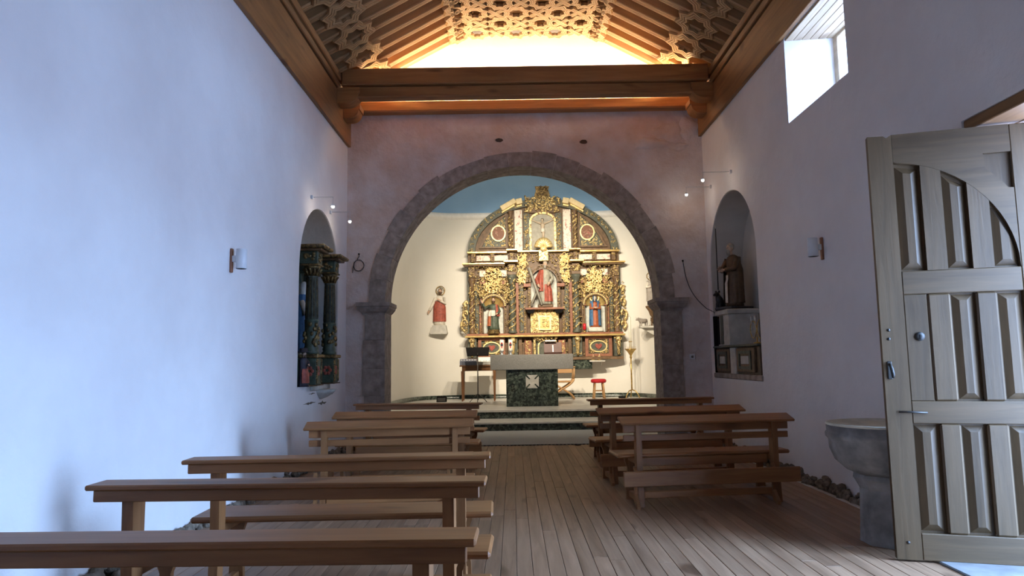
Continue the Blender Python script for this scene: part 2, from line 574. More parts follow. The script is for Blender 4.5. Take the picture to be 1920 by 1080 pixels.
wl = MB().box(-L - TH, -L, YB - 0.3, D + 0.2, -0.3, 6.1).build('wall_left', 'wall_plaster')
cut = MB().prism(arch_poly(8.47, 10.39, 1.055, 2.53), -L - 0.52, -L + 0.2, 'X').build('cut', 'wall_plaster')
boolean_cut(wl, [cut])
structure(wl, 'white plastered wall with an arched niche for a side altar')
wr = MB().box(R, R + TH, YB - 0.3, D + 0.2, -0.3, 6.1).build('wall_right', 'wall_plaster')
c1 = MB().prism(arch_poly(8.70, 10.74, 1.10, 2.72), R - 0.2, R + 0.52, 'X').build('cut', 'wall_plaster')
c2 = MB().box(R - 0.3, R + TH + 0.3, 2.95, 4.62, -0.05, 2.96).build('cut', 'wall_plaster')
c3 = MB().prism([(R - 0.3, 6.10), (R - 0.3, 7.47), (R, 7.47), (R + TH + 0.2, 7.36), (R + TH + 0.2, 6.22), (R, 6.10)], 3.965, 4.97, 'Z').build('cut', 'wall_plaster')
boolean_cut(wr, [c1, c2, c3])
structure(wr, 'white plastered wall with doorway, high window and arched niche')
wb = MB().box(-L - TH, R + TH, YB - 0.6, YB - 0.0, -0.3, 7.6).build('wall_back', 'wall_plaster')
structure(wb, 'plastered wall behind the benches')
# chancel arch wall
AR, ZS = 2.203, 2.30
wf = MB().box(-L - TH, R + TH, D, D + 0.52, -0.3, 7.6).build('wall_front', 'front_plaster')
cut = MB().prism(arch_poly(XC - AR - 0.04, XC + AR + 0.04, -0.03, ZS, 40), D - 0.3, D + 0.9, 'Y').build('cut', 'front_plaster')
boolean_cut(wf, [cut])
structure(wf, 'rough plastered wall pierced by the round chancel arch')
# white gable above the wall plate
gb = MB().prism([(-L - 0.2, 5.60), (R + 0.2, 5.60), (R + 0.2, 5.72), (1.45, 6.90), (-0.83, 6.90), (-L - 0.2, 5.72)], D - 0.012, D + 0.01, 'Y').build('gable_plaster', 'gable_plaster', wf)
# putlog holes and flaked plaster on the arch wall
for (px_, pz_, a_, b_) in ((-0.174, 4.954, 0.065, 0.032), (1.213, 4.905, 0.062, 0.036)):
    pts = [(px_ + a_ * (1 + rnd.uniform(-.12, .12)) * math.cos(2 * PI * i / 14), pz_ + b_ * (1 + rnd.uniform(-.12, .12)) * math.sin(2 * PI * i / 14)) for i in range(14)]
    MB().prism(pts, D - 0.006, D + 0.02, 'Y').build('hole_shade_disc', 'hole_shade', wf)  # flat dark disc, its colour gives the shade inside the open hole
for (px_, pz_, rx_, rz_) in ((2.62, 5.05, 0.24, 0.16), (2.95, 5.12, 0.16, 0.2), (2.3, 4.86, 0.3, 0.10), (2.75, 4.80, 0.18, 0.07)):
    m = MB()
    n = 26
    vs = []; fs = []
    for k, q in enumerate((1.0, 0.82, 0.5, 0.0)):
        for i in range(n):
            a = 2 * PI * i / n
            j = 1 + 0.16 * math.sin(3 * a + px_ * 9) + 0.1 * math.sin(7 * a + pz_ * 5)
            vs.append((px_ + rx_ * q * j * math.cos(a), D - (0, 0.020, 0.028, 0.03)[k], pz_ + rz_ * q * j * math.sin(a)))
    for k in range(3):
        for i in range(n):
            fs.append((k * n + i, k * n + (i + 1) % n, (k + 1) * n + (i + 1) % n, (k + 1) * n + i))
    m.add(vs, fs, True)
    m.build('plaster_patch', 'front_plaster', wf)

# ---- stone chancel arch: voussoirs, piers, imposts
arch = thing('chancel_arch', 'round grey-brown stone arch on piers opening to the chancel', 'arch', (XC, D, 0))
NV = 19
for i in range(NV):
    a0 = PI * i / NV + 0.0009; a1 = PI * (i + 1) / NV - 0.0009
    ro = AR + 0.235 + rnd.uniform(-0.035, 0.03) + 0.04 * abs(math.cos((a0 + a1) / 2))
    k = 4
    outer = [(ro * math.cos(a0 + (a1 - a0) * j / k), ZS + ro * math.sin(a0 + (a1 - a0) * j / k)) for j in range(k + 1)]
    inner = [(AR * math.cos(a0 + (a1 - a0) * j / k), ZS + AR * math.sin(a0 + (a1 - a0) * j / k)) for j in range(k + 1)]
    MB().ring(outer, inner, -0.022 + rnd.uniform(-.006, .006), 0.535, 'Y', closed=False).build('voussoir', 'stone_arch', arch)
for sgn in (-1, 1):
    zz = 0.0
    hs = [0.42, 0.36, 0.40, 0.44, 0.38]
    tot = sum(hs)
    for h_ in hs:
        h_ *= 2.10 / tot
        wd = 0.33 + rnd.uniform(-0.02, 0.025)
        xi, xo = AR * sgn, (AR + wd) * sgn
        MB().box(min(xi, xo), max(xi, xo), -0.03 + rnd.uniform(-.006, .006), 0.54, zz + 0.001, zz + h_ - 0.001, 0.004).build('pier_block', 'stone_arch', arch)
        zz += h_
    prof = [(0.0, 2.10), (0.0, 2.13), (0.035, 2.16), (0.07, 2.205), (0.075, 2.235), (0.09, 2.24), (0.09, 2.30), (0.0, 2.30)]
    m = MB()
    xi, xo = AR - 0.0, AR + 0.36
    # impost: moulded slab on three sides
    rings = []
    vs = []; fs = []
    for (e, z) in prof[:-1]:
        vs += [(sgn * (xi - e), -0.03 - e, z), (sgn * (xo + e), -0.03 - e, z), (sgn * (xo + e), 0.54, z), (sgn * (xi - e), 0.54, z)]
    np_ = len(prof) - 1
    for k in range(np_ - 1):
        for i in range(4):
            fs.append((k * 4 + i, k * 4 + (i + 1) % 4, (k + 1) * 4 + (i + 1) % 4, (k + 1) * 4 + i))
    fs += [(0, 1, 2, 3), tuple((np_ - 1) * 4 + i for i in range(4))]
    m.add(vs, fs)
    m.build('impost', 'stone_arch', arch)

# ---- rubble footing and edge strip along the walls
def rubble(name, xw, sgn, y0, y1, parent, hmax, n, seed):
    q = random.Random(seed)
    m = MB()
    for i in range(n):
        y = q.uniform(y0, y1)
        s_ = q.uniform(0.02, 0.06)
        z = q.uniform(0.0, hmax) * q.uniform(0.3, 1)
        m.ball((xw - sgn * q.uniform(0.0, 0.10) * (1 - z / (hmax + 0.05)), y, z), (s_ * 0.8, s_ * q.uniform(.8, 1.6), s_ * q.uniform(.6, 1.0)), 6, 4)
    o = m.build(name, 'rubble', parent)
    o['kind'] = 'stuff'
    return o
rubble('rubble_footing', R, 1, 4.9, D - .05, wr, 0.12, 330, 3)
rubble('rubble_footing', -L, -1, 1.5, D - .05, wl, 0.10, 330, 4)
e1 = MB().box(XE + 0.004, XE + 0.05, 4.66, D, -0.03, 0.004, 0.004).build('edge_strip', 'stone_pale', fl)
MB().box(XE + 0.05, R + 0.02, 4.66, D, -0.03, -0.008).build('rubble_bed', 'rubble', fl)
# flaked cracks under the left niche
for (y, z, ly, lz) in ((9.0, 0.83, 0.55, 0.020), (9.6, 0.80, 0.42, 0.03), (9.1, 0.95, 0.28, 0.012), (10.0, 0.90, 0.3, 0.014)):
    n = 10
    top = [(y - ly / 2 + ly * i / n, z + lz * rnd.uniform(0.1, 1.0) * math.sin(PI * i / n)) for i in range(n + 1)]
    bot = [(y - ly / 2 + ly * i / n, z - lz * rnd.uniform(0.1, 1.0) * math.sin(PI * i / n) - 0.002) for i in range(n, -1, -1)]
    MB().prism(top + bot, -L - 0.01, -L + 0.003, 'X').build('plaster_crack', 'rubble', wl)
# niche linings in the thickness of the walls
MB().box(-L - 0.06, -L + 0.03, 9.0, 9.9, 0.985, 1.055, 0.01).build('niche_sill', 'stone_pale', wl)
MB().box(R - 0.02, R + 0.5, 8.68, 10.74, 1.03, 1.105, 0.012).build('niche_sill', 'stone_arch', wr)
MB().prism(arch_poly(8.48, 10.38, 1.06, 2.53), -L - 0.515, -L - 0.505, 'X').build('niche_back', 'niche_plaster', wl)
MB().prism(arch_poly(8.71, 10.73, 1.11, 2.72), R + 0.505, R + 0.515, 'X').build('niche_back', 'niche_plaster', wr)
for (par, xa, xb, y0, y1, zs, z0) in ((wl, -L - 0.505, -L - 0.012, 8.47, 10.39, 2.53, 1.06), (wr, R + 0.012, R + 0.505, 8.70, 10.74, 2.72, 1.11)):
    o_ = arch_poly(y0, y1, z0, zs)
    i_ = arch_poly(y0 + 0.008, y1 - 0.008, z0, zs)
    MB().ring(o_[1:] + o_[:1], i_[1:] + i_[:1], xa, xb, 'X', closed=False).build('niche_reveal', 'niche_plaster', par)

# ---- window in the right wall
wn = MB()
YW0, YW1 = 6.20, 7.38
XW = R + 0.56
wn.box(XW - 0.03, XW + 0.03, YW0 - .1, YW0 + 0.06, 3.95, 4.98, 0.006)
wn.box(XW - 0.03, XW + 0.03, YW1 - 0.06, YW1 + 0.1, 3.95, 4.98, 0.006)
wn.box(XW - 0.03, XW + 0.03, YW0 + 0.06, YW1 - 0.06, 3.95, 4.03, 0.006)
wn.box(XW - 0.03, XW + 0.03, YW0 + 0.06, YW1 - 0.06, 4.90, 4.98, 0.006)
wo = wn.build('window_1', 'window_wood')
structure(wo, 'small high window deep in the right wall')
MB().box(XW - 0.025, XW + 0.025, (YW0 + YW1) / 2 - 0.02, (YW0 + YW1) / 2 + 0.02, 4.03, 4.90, 0.005).build('mullion', 'window_wood', wo)
for s_ in (0, 1):
    a = YW0 + 0.06 if s_ == 0 else (YW0 + YW1) / 2 + 0.02
    b = (YW0 + YW1) / 2 - 0.02 if s_ == 0 else YW1 - 0.06
    MB().box(XW - 0.004, XW + 0.004, a, b, 4.03, 4.90).build('pane', 'window_glass', wo)
for i in range(8):
    x0 = R + 0.012 + i * 0.09
    MB().box(x0, x0 + 0.086, 6.09, 7.48, 4.935, 4.968, 0.004).build('lintel_board', 'window_wood', wo)

# ---- doorway, lintel, threshold, door leaf
lt = thing('door_lintel', 'thick brown wooden lintel over the open doorway', 'lintel', (R, 3.4, 2.96))
for i in range(3):
    MB().box(0.01 + i * 0.24, 0.24 + i * 0.24, -0.44, 1.215, 0.0 - 0.08, -0.001, 0.006).build('lintel_beam', 'beam_wood_long', lt)
ts = thing('door_threshold', 'pale worn stone threshold slabs in the doorway', 'threshold', (R - 0.45, 3.4, 0))
for i in range(4):
    MB().box(0.02, 1.6, -0.42 + i * 0.40, -0.42 + i * 0.40 + 0.392, -0.04, 0.014, 0.008).build('slab', 'threshold_stone', ts)

DA = math.radians(-16.03)
dr = thing('door_1', 'heavy oak door leaf with raised panels, standing open', 'door', (2.5, 4.632, 0.012), DA)
dr['kind'] = 'structure'
H = 2.85
T = 0.055
def dpart(name, x0, x1, z0, z1, mat='door_wood', y0=0.0, y1=T, bev=0.005):
    return MB().box(x0, x1, y0, y1, z0, z1, bev).build(name, mat, dr)
MB().prism([(0, 0), (0.15, 0), (0.15, H - 0.0), (0.118, H - 0.02), (0.10, H - 0.005), (0, H)], 0, T, 'Y').build('stile', 'door_wood', dr)
dpart('stile', 0.852, 1.0, 0, H)
dpart('rail', 0.1515, 0.851, 0.0, 0.172, 'door_rail_wood')
dpart('rail', 0.1515, 0.851, 0.878, 1.024, 'door_rail_wood')
dpart('rail', 0.1515, 0.851, 1.738, 1.895, 'door_rail_wood')
# arched head: top rail with the arch curve below it
ctr = (0.10, 1.90); rx, rz = 0.75, 0.75
pts = [(0.1515, H), (0.1515, 2.655)]
n = 16
for i in range(n + 1):
    a = PI / 2 - (PI / 2) * i / n
    X = ctr[0] + rx * math.cos(a); Z = ctr[1] + rz * math.sin(a)
    if X > 0.152 and X < 0.851: pts.append((X, Z))
pts += [(0.8505, 1.90), (0.8505, 2.36)]
arc = []
for i in range(9):
    a = math.radians(33 + 24 * i / 8)
    arc.append((ctr[0] + (rx + .14) * math.cos(a), ctr[1] + (rz + .14) * math.sin(a)))
arc = [(min(p[0], 0.849), p[1]) for p in arc]
pts += [(0.8505, 2.42)] + [p for p in arc if p[0] < 0.845 and p[0] > 0.68] + [(0.69, 2.665), (0.8505, 2.665), (0.8505, H)]
MB().prism(pts, 0.0, T, 'Y').build('arched_head', 'door_rail_wood', dr)
MB().box(0.66, 0.851, 0.03, 0.045, 2.3, 2.70).build('spandrel_panel', 'door_wood', dr)
def zc(X):
    q = (X - ctr[0]) / rx
    return ctr[1] + rz * math.sqrt(max(0, 1 - q * q))
for (a, b) in ((0.31, 0.432), (0.58, 0.702)):
    for (z0, z1) in ((0.1725, 0.8775), (1.0245, 1.7375)):
        if z0 > 1 and a < 0.4:
            dpart('muntin', a - 0.015, b, z0, z1, bev=0.012)
        else:
            dpart('muntin', a, b, z0, z1, bev=0.012)
    poly = [(a, 1.8955), (b, 1.8955), (b, zc(b) - 0.001), ((a + b) / 2, zc((a + b) / 2) - 0.001), (a, zc(a) - 0.001)]
    MB().prism(poly, 0.001, T, 'Y').build('muntin', 'door_wood', dr)
dpart('lock_board', 0.152, 0.292, 1.0245, 1.7375, y0=0.004)
def panel(x0, x1, z0, z1, top=None):
    m = MB()
    zb = z1 if top is None else max(top(x0), top(x1)) + 0.03
    m.box(x0 - 0.004, x1 + 0.004, 0.036, 0.05, z0 - 0.004, zb + 0.004)
    w_ = (x1 - x0) * 0.35
    zt = z1 if top is None else top
    # raised field with bevelled flanks
    def P(e, y):
        return [(x0 + e, y, z0 + e), (x1 - e, y, z0 + e), (x1 - e, y, (zt(x1 - e) if callable(zt) else zt) - e), (x0 + e, y, (zt(x0 + e) if callable(zt) else zt) - e)]
    vs = P(0.012, 0.036) + P(w_, 0.012)
    m.add(vs, [(0, 1, 5, 4), (1, 2, 6, 5), (2, 3, 7, 6), (3, 0, 4, 7), (4, 5, 6, 7)])
    m.build('raised_panel', 'door_wood', dr)
for (x0, x1) in ((0.15, 0.31), (0.432, 0.58), (0.702, 0.852)):
    panel(x0, x1, 0.172, 0.878)
    if x0 > 0.4:
        panel(x0, x1, 1.024, 1.738)
    zt = (lambda X: min(zc(X), 2.655) - 0.01)
    panel(x0, x1, 1.895, zt(x1), zt)
MB().lathe([(0.0, 0), (0.028, 0), (0.03, 0.006), (0.012, 0.009), (0.0, 0.009)], (0, 0, 0), 14, Matrix.Translation((0.232, 0.004, 1.453)) @ Matrix.Rotation(PI / 2, 4, 'X')).build('keyhole_plate', 'iron_dark', dr)
MB().box(0.228, 0.236, -0.0075, -0.005, 1.432, 1.465).build('keyhole', 'black_matte', dr)
hd = MB().box(0.022, 0.05, -0.008, 0.0, 1.17, 1.29, 0.004)
hd.tube([(0.035, 0, 1.27), (0.035, -0.03, 1.268), (0.04, -0.04, 1.24), (0.045, -0.045, 1.20), (0.045, -0.04, 1.18)], [0.009, 0.009, 0.012, 0.012, 0.008], 8)
hd.build('door_handle', 'iron_dark', dr)
MB().tube([(0.07, -0.008, 0.955), (0.16, -0.01, 0.953), (0.24, -0.008, 0.95)], 0.006, 6).build('bolt', 'iron_dark', dr)
for (x, z) in ((0.047, 1.50), (0.045, 1.44), (0.072, 0.11)):
    MB().lathe([(0.0, 0), (0.011, 0), (0.009, 0.005), (0.0, 0.006)], (0, 0, 0), 8, Matrix.Translation((x, 0.0, z)) @ Matrix.Rotation(PI / 2, 4, 'X')).build('nail_head', 'iron_dark', dr)

# ------------------------------------------------------------------ timber roof
SL = 0.545
ZTOP = 6.84
XR1, XR0 = 1.40, -0.78               # edges of the flat panel
cl = MB()
def slab(poly, y0, y1):
    cl.prism(poly, y0, y1, 'Y')
zl = ZTOP - (XR0 + L + 0.4) * SL; zr = ZTOP - (R + 0.4 - XR1) * SL
slab([(-L - 0.4, zl), (XR0, ZTOP), (XR0, ZTOP + 0.05), (-L - 0.4, zl + 0.06)], YB - 0.1, D + 0.05)
slab([(XR1, ZTOP), (R + 0.4, zr), (R + 0.4, zr + 0.06), (XR1, ZTOP + 0.05)], YB - 0.1, D + 0.05)
slab([(XR0, ZTOP), (XR1, ZTOP), (XR1, ZTOP + 0.05), (XR0, ZTOP + 0.05)], YB - 0.1, D + 0.05)
ce = cl.build('ceiling', 'sheathing_wood')
structure(ce, 'timber ceiling with sloping rafters and a flat star-lattice panel')
th = math.atan(SL)
rl = (XR0 + L) / math.cos(th) + 0.06
rr = (R - XR1) / math.cos(th) + 0.06
def rafter_mesh(ln):
    # moulded rafter: two grooves along the soffit
    w2, hh = 0.055, 0.12
    pr = [(-w2, 0), (-w2, -hh + 0.012), (-w2 + 0.012, -hh), (-0.022, -hh), (-0.019, -hh + 0.010), (-0.012, -hh + 0.010), (-0.009, -hh), (0.009, -hh), (0.012, -hh + 0.010), (0.019, -hh + 0.010), (0.022, -hh), (w2 - 0.012, -hh), (w2, -hh + 0.012), (w2, 0)]
    return MB().prism(pr, 0, ln, 'X').mesh('rafter', 'rafter_wood')
rmL, rmR = rafter_mesh(rl), rafter_mesh(rr)
y = D - 0.075
ys = []
while y > 3.0:
    ys.append(y)
    inst('rafter', rmL, ce, (-L - 0.03, y, ZTOP - (XR0 + L + 0.03) * SL), (0, -th, 0))
    inst('rafter', rmR, ce, (XR1 - 0.02, y, ZTOP + 0.02 * SL), (0, th, 0))
    y -= 0.305
# coarser rafters further back
while y > YB + 0.1:
    inst('rafter', rmL, ce, (-L - 0.03, y, ZTOP - (XR0 + L + 0.03) * SL), (0, -th, 0))
    inst('rafter', rmR, ce, (XR1 - 0.02, y, ZTOP + 0.02 * SL), (0, th, 0))
    y -= 0.61
# star lattice pieces
def star(Ro, k=8, ratio=0.765, ph=PI / 8):
    p = []
    for i in range(2 * k):
        a = PI * i / k + ph
        r_ = Ro if i % 2 == 0 else Ro * ratio
        p.append((r_ * math.cos(a), r_ * math.sin(a)))
    return p
def star_mesh(Ro, Ri, z0=-0.045):
    m = MB()
    o0 = star(Ro); i0 = star(Ri)
    m.ring(o0, i0, z0 + 0.012, 0.0, 'Z')
    mid = [star(Ri + (Ro - Ri) * t) for t in (0.06, 0.30, 0.38, 0.62, 0.70, 0.94)]
    for a, b in ((1, 0), (3, 2), (5, 4)):
        m.ring(mid[a], mid[b], z0, z0 + 0.014, 'Z')
    return m.mesh('lattice_star', 'lattice_wood')
stA = star_mesh(0.335, 0.165)
stB = star_mesh(0.237, 0.118)
def strip_mesh(ln, wd):
    m = MB()
    m.box(-ln / 2, ln / 2, -wd / 2, wd / 2, -0.030, 0.0)
    for o in (-0.33, 0.0, 0.33):
        m.box(-ln / 2, ln / 2, o * wd - wd * 0.11, o * wd + wd * 0.11, -0.044, -0.029)
    return m.mesh('lattice_strip', 'lattice_wood')
spM = strip_mesh(0.30, 0.085)
spS = strip_mesh(0.19, 0.075)
def on_slope(side, d, y, off=0.125):
    # point on the soffit line of the rafters, d metres up the slope from the wall
    if side < 0:
        x = -L + d * math.cos(th); z = ZTOP - (XR0 - x) * SL
        n = Vector((math.sin(th), 0, -math.cos(th)))
    else:
        x = R - d * math.cos(th); z = ZTOP - (x - XR1) * SL
        n = Vector((-math.sin(th), 0, -math.cos(th)))
    return Vector((x, y, z)) + n * off
for side in (-1, 1):
    rot = (0, -th, 0) if side < 0 else (0, th, 0)
    for k in range(7):
        y = D - 0.075 - 0.305 * (1.5 + 2 * k)
        p = on_slope(side, 0.50, y, 0.118)
        inst('lattice_star', stA, ce, p, rot)
    # half stars where the slope meets the flat panel
    Lr = (rl if side < 0 else rr)
    for k in range(8):
        y = D - 0.2 - 0.31 * k
        p = on_slope(side, Lr - 0.14, y, 0.120)
        inst('lattice_star', stB, ce, p, rot)
# flat panel (almizate)
y = D - 0.24
row = 0
while y > 8.0:
    xs = [XR0 + 0.02 + 0.64 * i for i in range(4)] if row % 2 == 1 else [XR0 - 0.05 + 0.32 + 0.64 * i for i in range(4)]
    for x in xs:
        if XR0 - 0.1 < x < XR1 + 0.1:
            inst('lattice_star', stB, ce, (x, y, ZTOP - 0.115), (0, 0, 0))
        for (dx, rz_) in ((0.32, 0.5), (0.32, -0.5)):
            xx = x + dx
            if XR0 < xx < XR1:
                inst('lattice_strip', spM, ce, (xx, y, ZTOP - 0.119 - (0.003 if rz_ > 0 else 0)), (0, 0, rz_ * PI / 2))
    y -= 0.315
    row += 1
for i in range(9):
    yy = D - 0.24 - 0.315 * i
    MB().box(XR0, XR1, yy - 0.02, yy + 0.02, -0.10, 0.0).build('panel_joist', 'sheathing_wood', ce, (0, 0, ZTOP))

# ---- friezes, tie beam, wall plate
def beam(name, label, cat='beam', group=None):
    return thing(name, label, cat, (0, 0, 0), 0, group)
fr = beam('timber_frieze', 'long brown timber frieze along the top of the brightly lit wall')
MB().box(-L + 0.001, -L + 0.055, YB, D - 0.001, ZF, 5.50, 0.006).build('frieze_board', 'beam_wood_long', fr)
MB().box(-L + 0.001, -L + 0.085, YB, D - 0.02, 5.515, 5.62, 0.012).build('moulding', 'beam_wood_long', fr)
MB().box(-L + 0.001, -L + 0.12, YB, D - 0.02, 5.625, 5.735, 0.012).build('moulding', 'beam_wood_long', fr)
fr2 = beam('timber_frieze', 'long brown timber frieze over the high window and doorway wall')
MB().box(R - 0.055, R - 0.001, YB, D - 0.001, ZF + 0.09, 5.50, 0.006).build('frieze_board', 'beam_wood_long', fr2)
MB().box(R - 0.085, R - 0.001, YB, D - 0.02, 5.515, 5.62, 0.012).build('moulding', 'beam_wood_long', fr2)
MB().box(R - 0.12, R - 0.001, YB, D - 0.02, 5.625, 5.735, 0.012).build('moulding', 'beam_wood_long', fr2)
tb = beam('tie_beam', 'big brown tie beam spanning the nave below the white gable')
MB().box(-L + 0.125, R - 0.125, 9.95, 10.13, 5.545, 5.80, 0.012).build('upper_beam', 'beam_wood', tb)
MB().box(-L + 0.28, R - 0.28, 10.0, 10.20, 5.365, 5.535, 0.015).build('lower_beam', 'beam_wood', tb)
for sgn in (-1, 1):
    xw = -L + 0.058 if sgn < 0 else R - 0.058
    # curved corbels (end brackets)
    for (y0, y1, zt, ln, hh) in ((9.97, 10.22, 5.512, 0.34, 0.20), (10.35, 10.62, 5.40, 0.26, 0.19)):
        p = [(0, zt)]
        p += [(ln, zt), (ln, zt - hh * 0.45)]
        for i in range(9):
            a = -PI / 2 * i / 8
            p.append((ln - 0.02 - ln * 0.55 * (1 - math.cos(a)), zt - hh * 0.45 + hh * 0.75 * math.sin(a)))
        p.append((0, zt - hh * 1.2))
        p = [(xw - sgn * q[0], q[1]) for q in p]
        MB().prism(p, y0, y1, 'Y').build('corbel', 'beam_wood', tb)
wp = beam('wall_plate', 'brown timber plate lying against the arch wall', 'beam')
MB().box(-L + 0.058, R - 0.058, D - 0.20, D - 0.002, 5.40, 5.575, 0.02).build('plate', 'beam_wood', wp)

# uplights behind the tie beam
for (x, tx) in ((-2.35, -1.5), (2.85, 2.0)):
    t = thing('roof_uplight', 'small floodlight on the wall side of the tie beam, at its %s end' % ('side-altar' if x < 0 else 'high-window'), 'lamp', (x, 10.45, 5.575), 0, 'roof uplights')
    MB().box(-0.09, 0.09, -0.05, 0.05, 0.0, 0.06, 0.01).build('housing', 'iron_dark', t)
    MB().box(-0.07, 0.07, -0.035, 0.035, 0.0605, 0.066).build('lens', 'lamp_lens', t)
    lamp('roof_uplight_beam', 'SPOT', (x, 10.45, 5.66), (tx, 10.35, 6.6), 170, (1.0, 0.70, 0.38), spot_size=2.7, spot_blend=0.6, shadow_soft_size=0.06)
t = thing('roof_light_strip', 'long light strip lying on the wall plate below the gable', 'lamp', (0.25, 10.62, 5.577))
MB().box(-2.0, 2.0, -0.04, 0.04, 0, 0.03, 0.006).build('housing', 'white_metal', t)
MB().box(-1.95, 1.95, -0.02, 0.02, 0.0302, 0.034).build('lens', 'lamp_lens', t)
o = lamp('roof_light_strip_glow', 'AREA', (0.25, 10.62, 5.63), (0.25, 10.90, 5.95), 140, (1.0, 0.84, 0.62), shape='RECTANGLE', size=3.9, size_y=0.05)

# ------------------------------------------------------------------ chancel
Y0 = D + 0.52
AX, AY, AN = 3.30, 18.42 - Y0, 7.0
XA = 0.45
def plan(n=56):
    p = []
    for i in range(n + 1):
        a = PI * i / n
        c, s_ = math.cos(a), math.sin(a)
        p.append((XA + AX * math.copysign(abs(c) ** (2 / AN), c), Y0 + AY * abs(s_) ** (2 / AN)))
    return p
PL = plan()
def sheet(rows, name, mat, parent=None):
    n = len(rows[0])
    m = MB()
    m.add([q for r_ in rows for q in r_], [(k * n + i, k * n + i + 1, (k + 1) * n + i + 1, (k + 1) * n + i) for k in range(len(rows) - 1) for i in range(n - 1)], True)
    return m.build(name, mat, parent)
ZC = 5.22
wa = sheet([[(x, y, z) for x, y in PL] for z in (-0.3, ZC)], 'wall_apse', 'apse_plaster')
structure(wa, 'cream plastered curved wall of the chancel')
def inset(p, e):
    return [(XA + (x - XA) * (1 - e / AX), Y0 + (y - Y0) * (1 - e / AY)) for x, y in p]
PI1, PI2 = inset(PL, 0.05), inset(PL, 0.02)
cor = sheet([[(x, y, ZC - .02) for x, y in PL], [(x, y, ZC) for x, y in PI2], [(x, y, ZC + 0.03) for x, y in PI1], [(x, y, ZC + 0.15) for x, y in PI1], [(x, y, ZC + 0.17) for x, y in PL]], 'trim_1', 'white_paint')
structure(cor, 'white cornice band under the blue vault')
rows = []
for k in range(13):
    a = PI / 2 * k / 12
    rows.append([(XA + (x - XA) * max(0.001, math.cos(a)), Y0 + (y - Y0) * max(0.001, math.cos(a)), ZC + 0.16 + 2.0 * math.sin(a)) for x, y in PL])
va = sheet(rows, 'ceiling_vault', 'vault_blue')
structure(va, 'sky blue half dome over the chancel')
# chancel floor: carpet, two steps, platform
cp = MB().box(XC - 2.17, XC + 2.17, 11.02, 13.165, 0.0, 0.012)
co = cp.build('carpet', 'carpet_grey')
tag(co, 'pale grey carpet in front of the altar steps', 'carpet')
me = MB().prism([(-0.016, 0), (0.016, 0), (0, -0.028)], 0.0, 0.012, 'Z').mesh('carpet_tooth', 'black_matte')
zz = MB()
for i in range(72):
    x = XC - 2.15 + 4.3 * i / 71
    zz.prism([(x - 0.018, 11.02), (x + 0.018, 11.02), (x, 10.98)], 0.0, 0.012, 'Z')
q = zz.build('zigzag_edge', 'base_dark', co)
q['kind'] = 'stuff'
st = thing('altar_steps', 'dark green granite steps with pale treads below the altar', 'steps', (0, 0, 0))
MB().box(XA - 3.2, XA + 3.2, 13.20, 14.03, 0, 0.135).build('riser', 'green_granite', st)
MB().box(XA - 3.2, XA + 3.2, 13.17, 14.03, 0.1355, 0.172, 0.006).build('tread', 'tread_marble', st)
MB().box(XA - 3.2, XA + 3.2, 14.035, 14.30, 0, 0.302).build('riser', 'green_granite', st)
pf = MB()
pp = [(x, y) for x, y in PL if y > 14.01]
pp = [(pp[0][0], 14.005)] + pp + [(pp[-1][0], 14.005)]
pf.prism(pp, 0.303, 0.34, 'Z')
fo = pf.build('floor_platform', 'tread_marble')
structure(fo, 'pale marble floor of the raised altar platform')
rows = [[(x, y, z) for x, y in inset(PL, 0.03) if y > 14.1] for z in (0.34, 0.44)] + [[(x, y, 0.44) for x, y in PL if y > 14.1]]
mn = min(len(r_) for r_ in rows)
rows = [r_[(len(r_) - mn) // 2:(len(r_) - mn) // 2 + mn] for r_ in rows]
bb = sheet(rows, 'baseboard_apse', 'green_granite')
structure(bb, 'green granite skirting round the chancel')

# chancel spotlights on the inner side of the arch wall; the wide one is added fill
for (x, tx, e, sp_, near) in ((-0.55, 0.75, 1150, 1.15, 'music stand'), (1.15, 1.25, 1300, 1.15, 'red stool'), (0.30, 0.45, 620, 2.5, 'top of the arch, added as wide fill')):
    t = thing('chancel_spotlight', 'spotlight on the chancel side above the arch, nearer the %s' % near, 'lamp', (x, Y0 + 0.02, 4.98), 0, 'chancel spotlights')
    MB().box(-0.05, 0.05, -0.018, 0.0, -0.05, 0.05, 0.005).build('bracket', 'white_metal', t)
    d = Vector((tx - x, 18.0 - Y0, 2.4 - 4.98)).normalized()
    Mx = d.to_track_quat('Z', 'Y').to_matrix().to_4x4()
    Mx.translation = Vector((0, 0.08, 0))
    MB().lathe([(0.0, -0.08), (0.045, -0.08), (0.05, 0.0), (0.055, 0.08), (0.045, 0.08), (0.042, 0.05), (0.0, 0.05)], (0, 0, 0), 14, Mx).build('can', 'white_metal', t)
    MB().lathe([(0.0, 0.055), (0.04, 0.055)], (0, 0, 0), 14, Mx).build('lens', 'lamp_lens', t)
    p = Vector((x, Y0 + 0.10, 4.98)) + d * 0.12
    lamp('chancel_spotlight_beam', 'SPOT', p, (tx, 18.0, 2.5), e, (1.0, 0.87, 0.68), spot_size=sp_, spot_blend=0.9, shadow_soft_size=0.05)

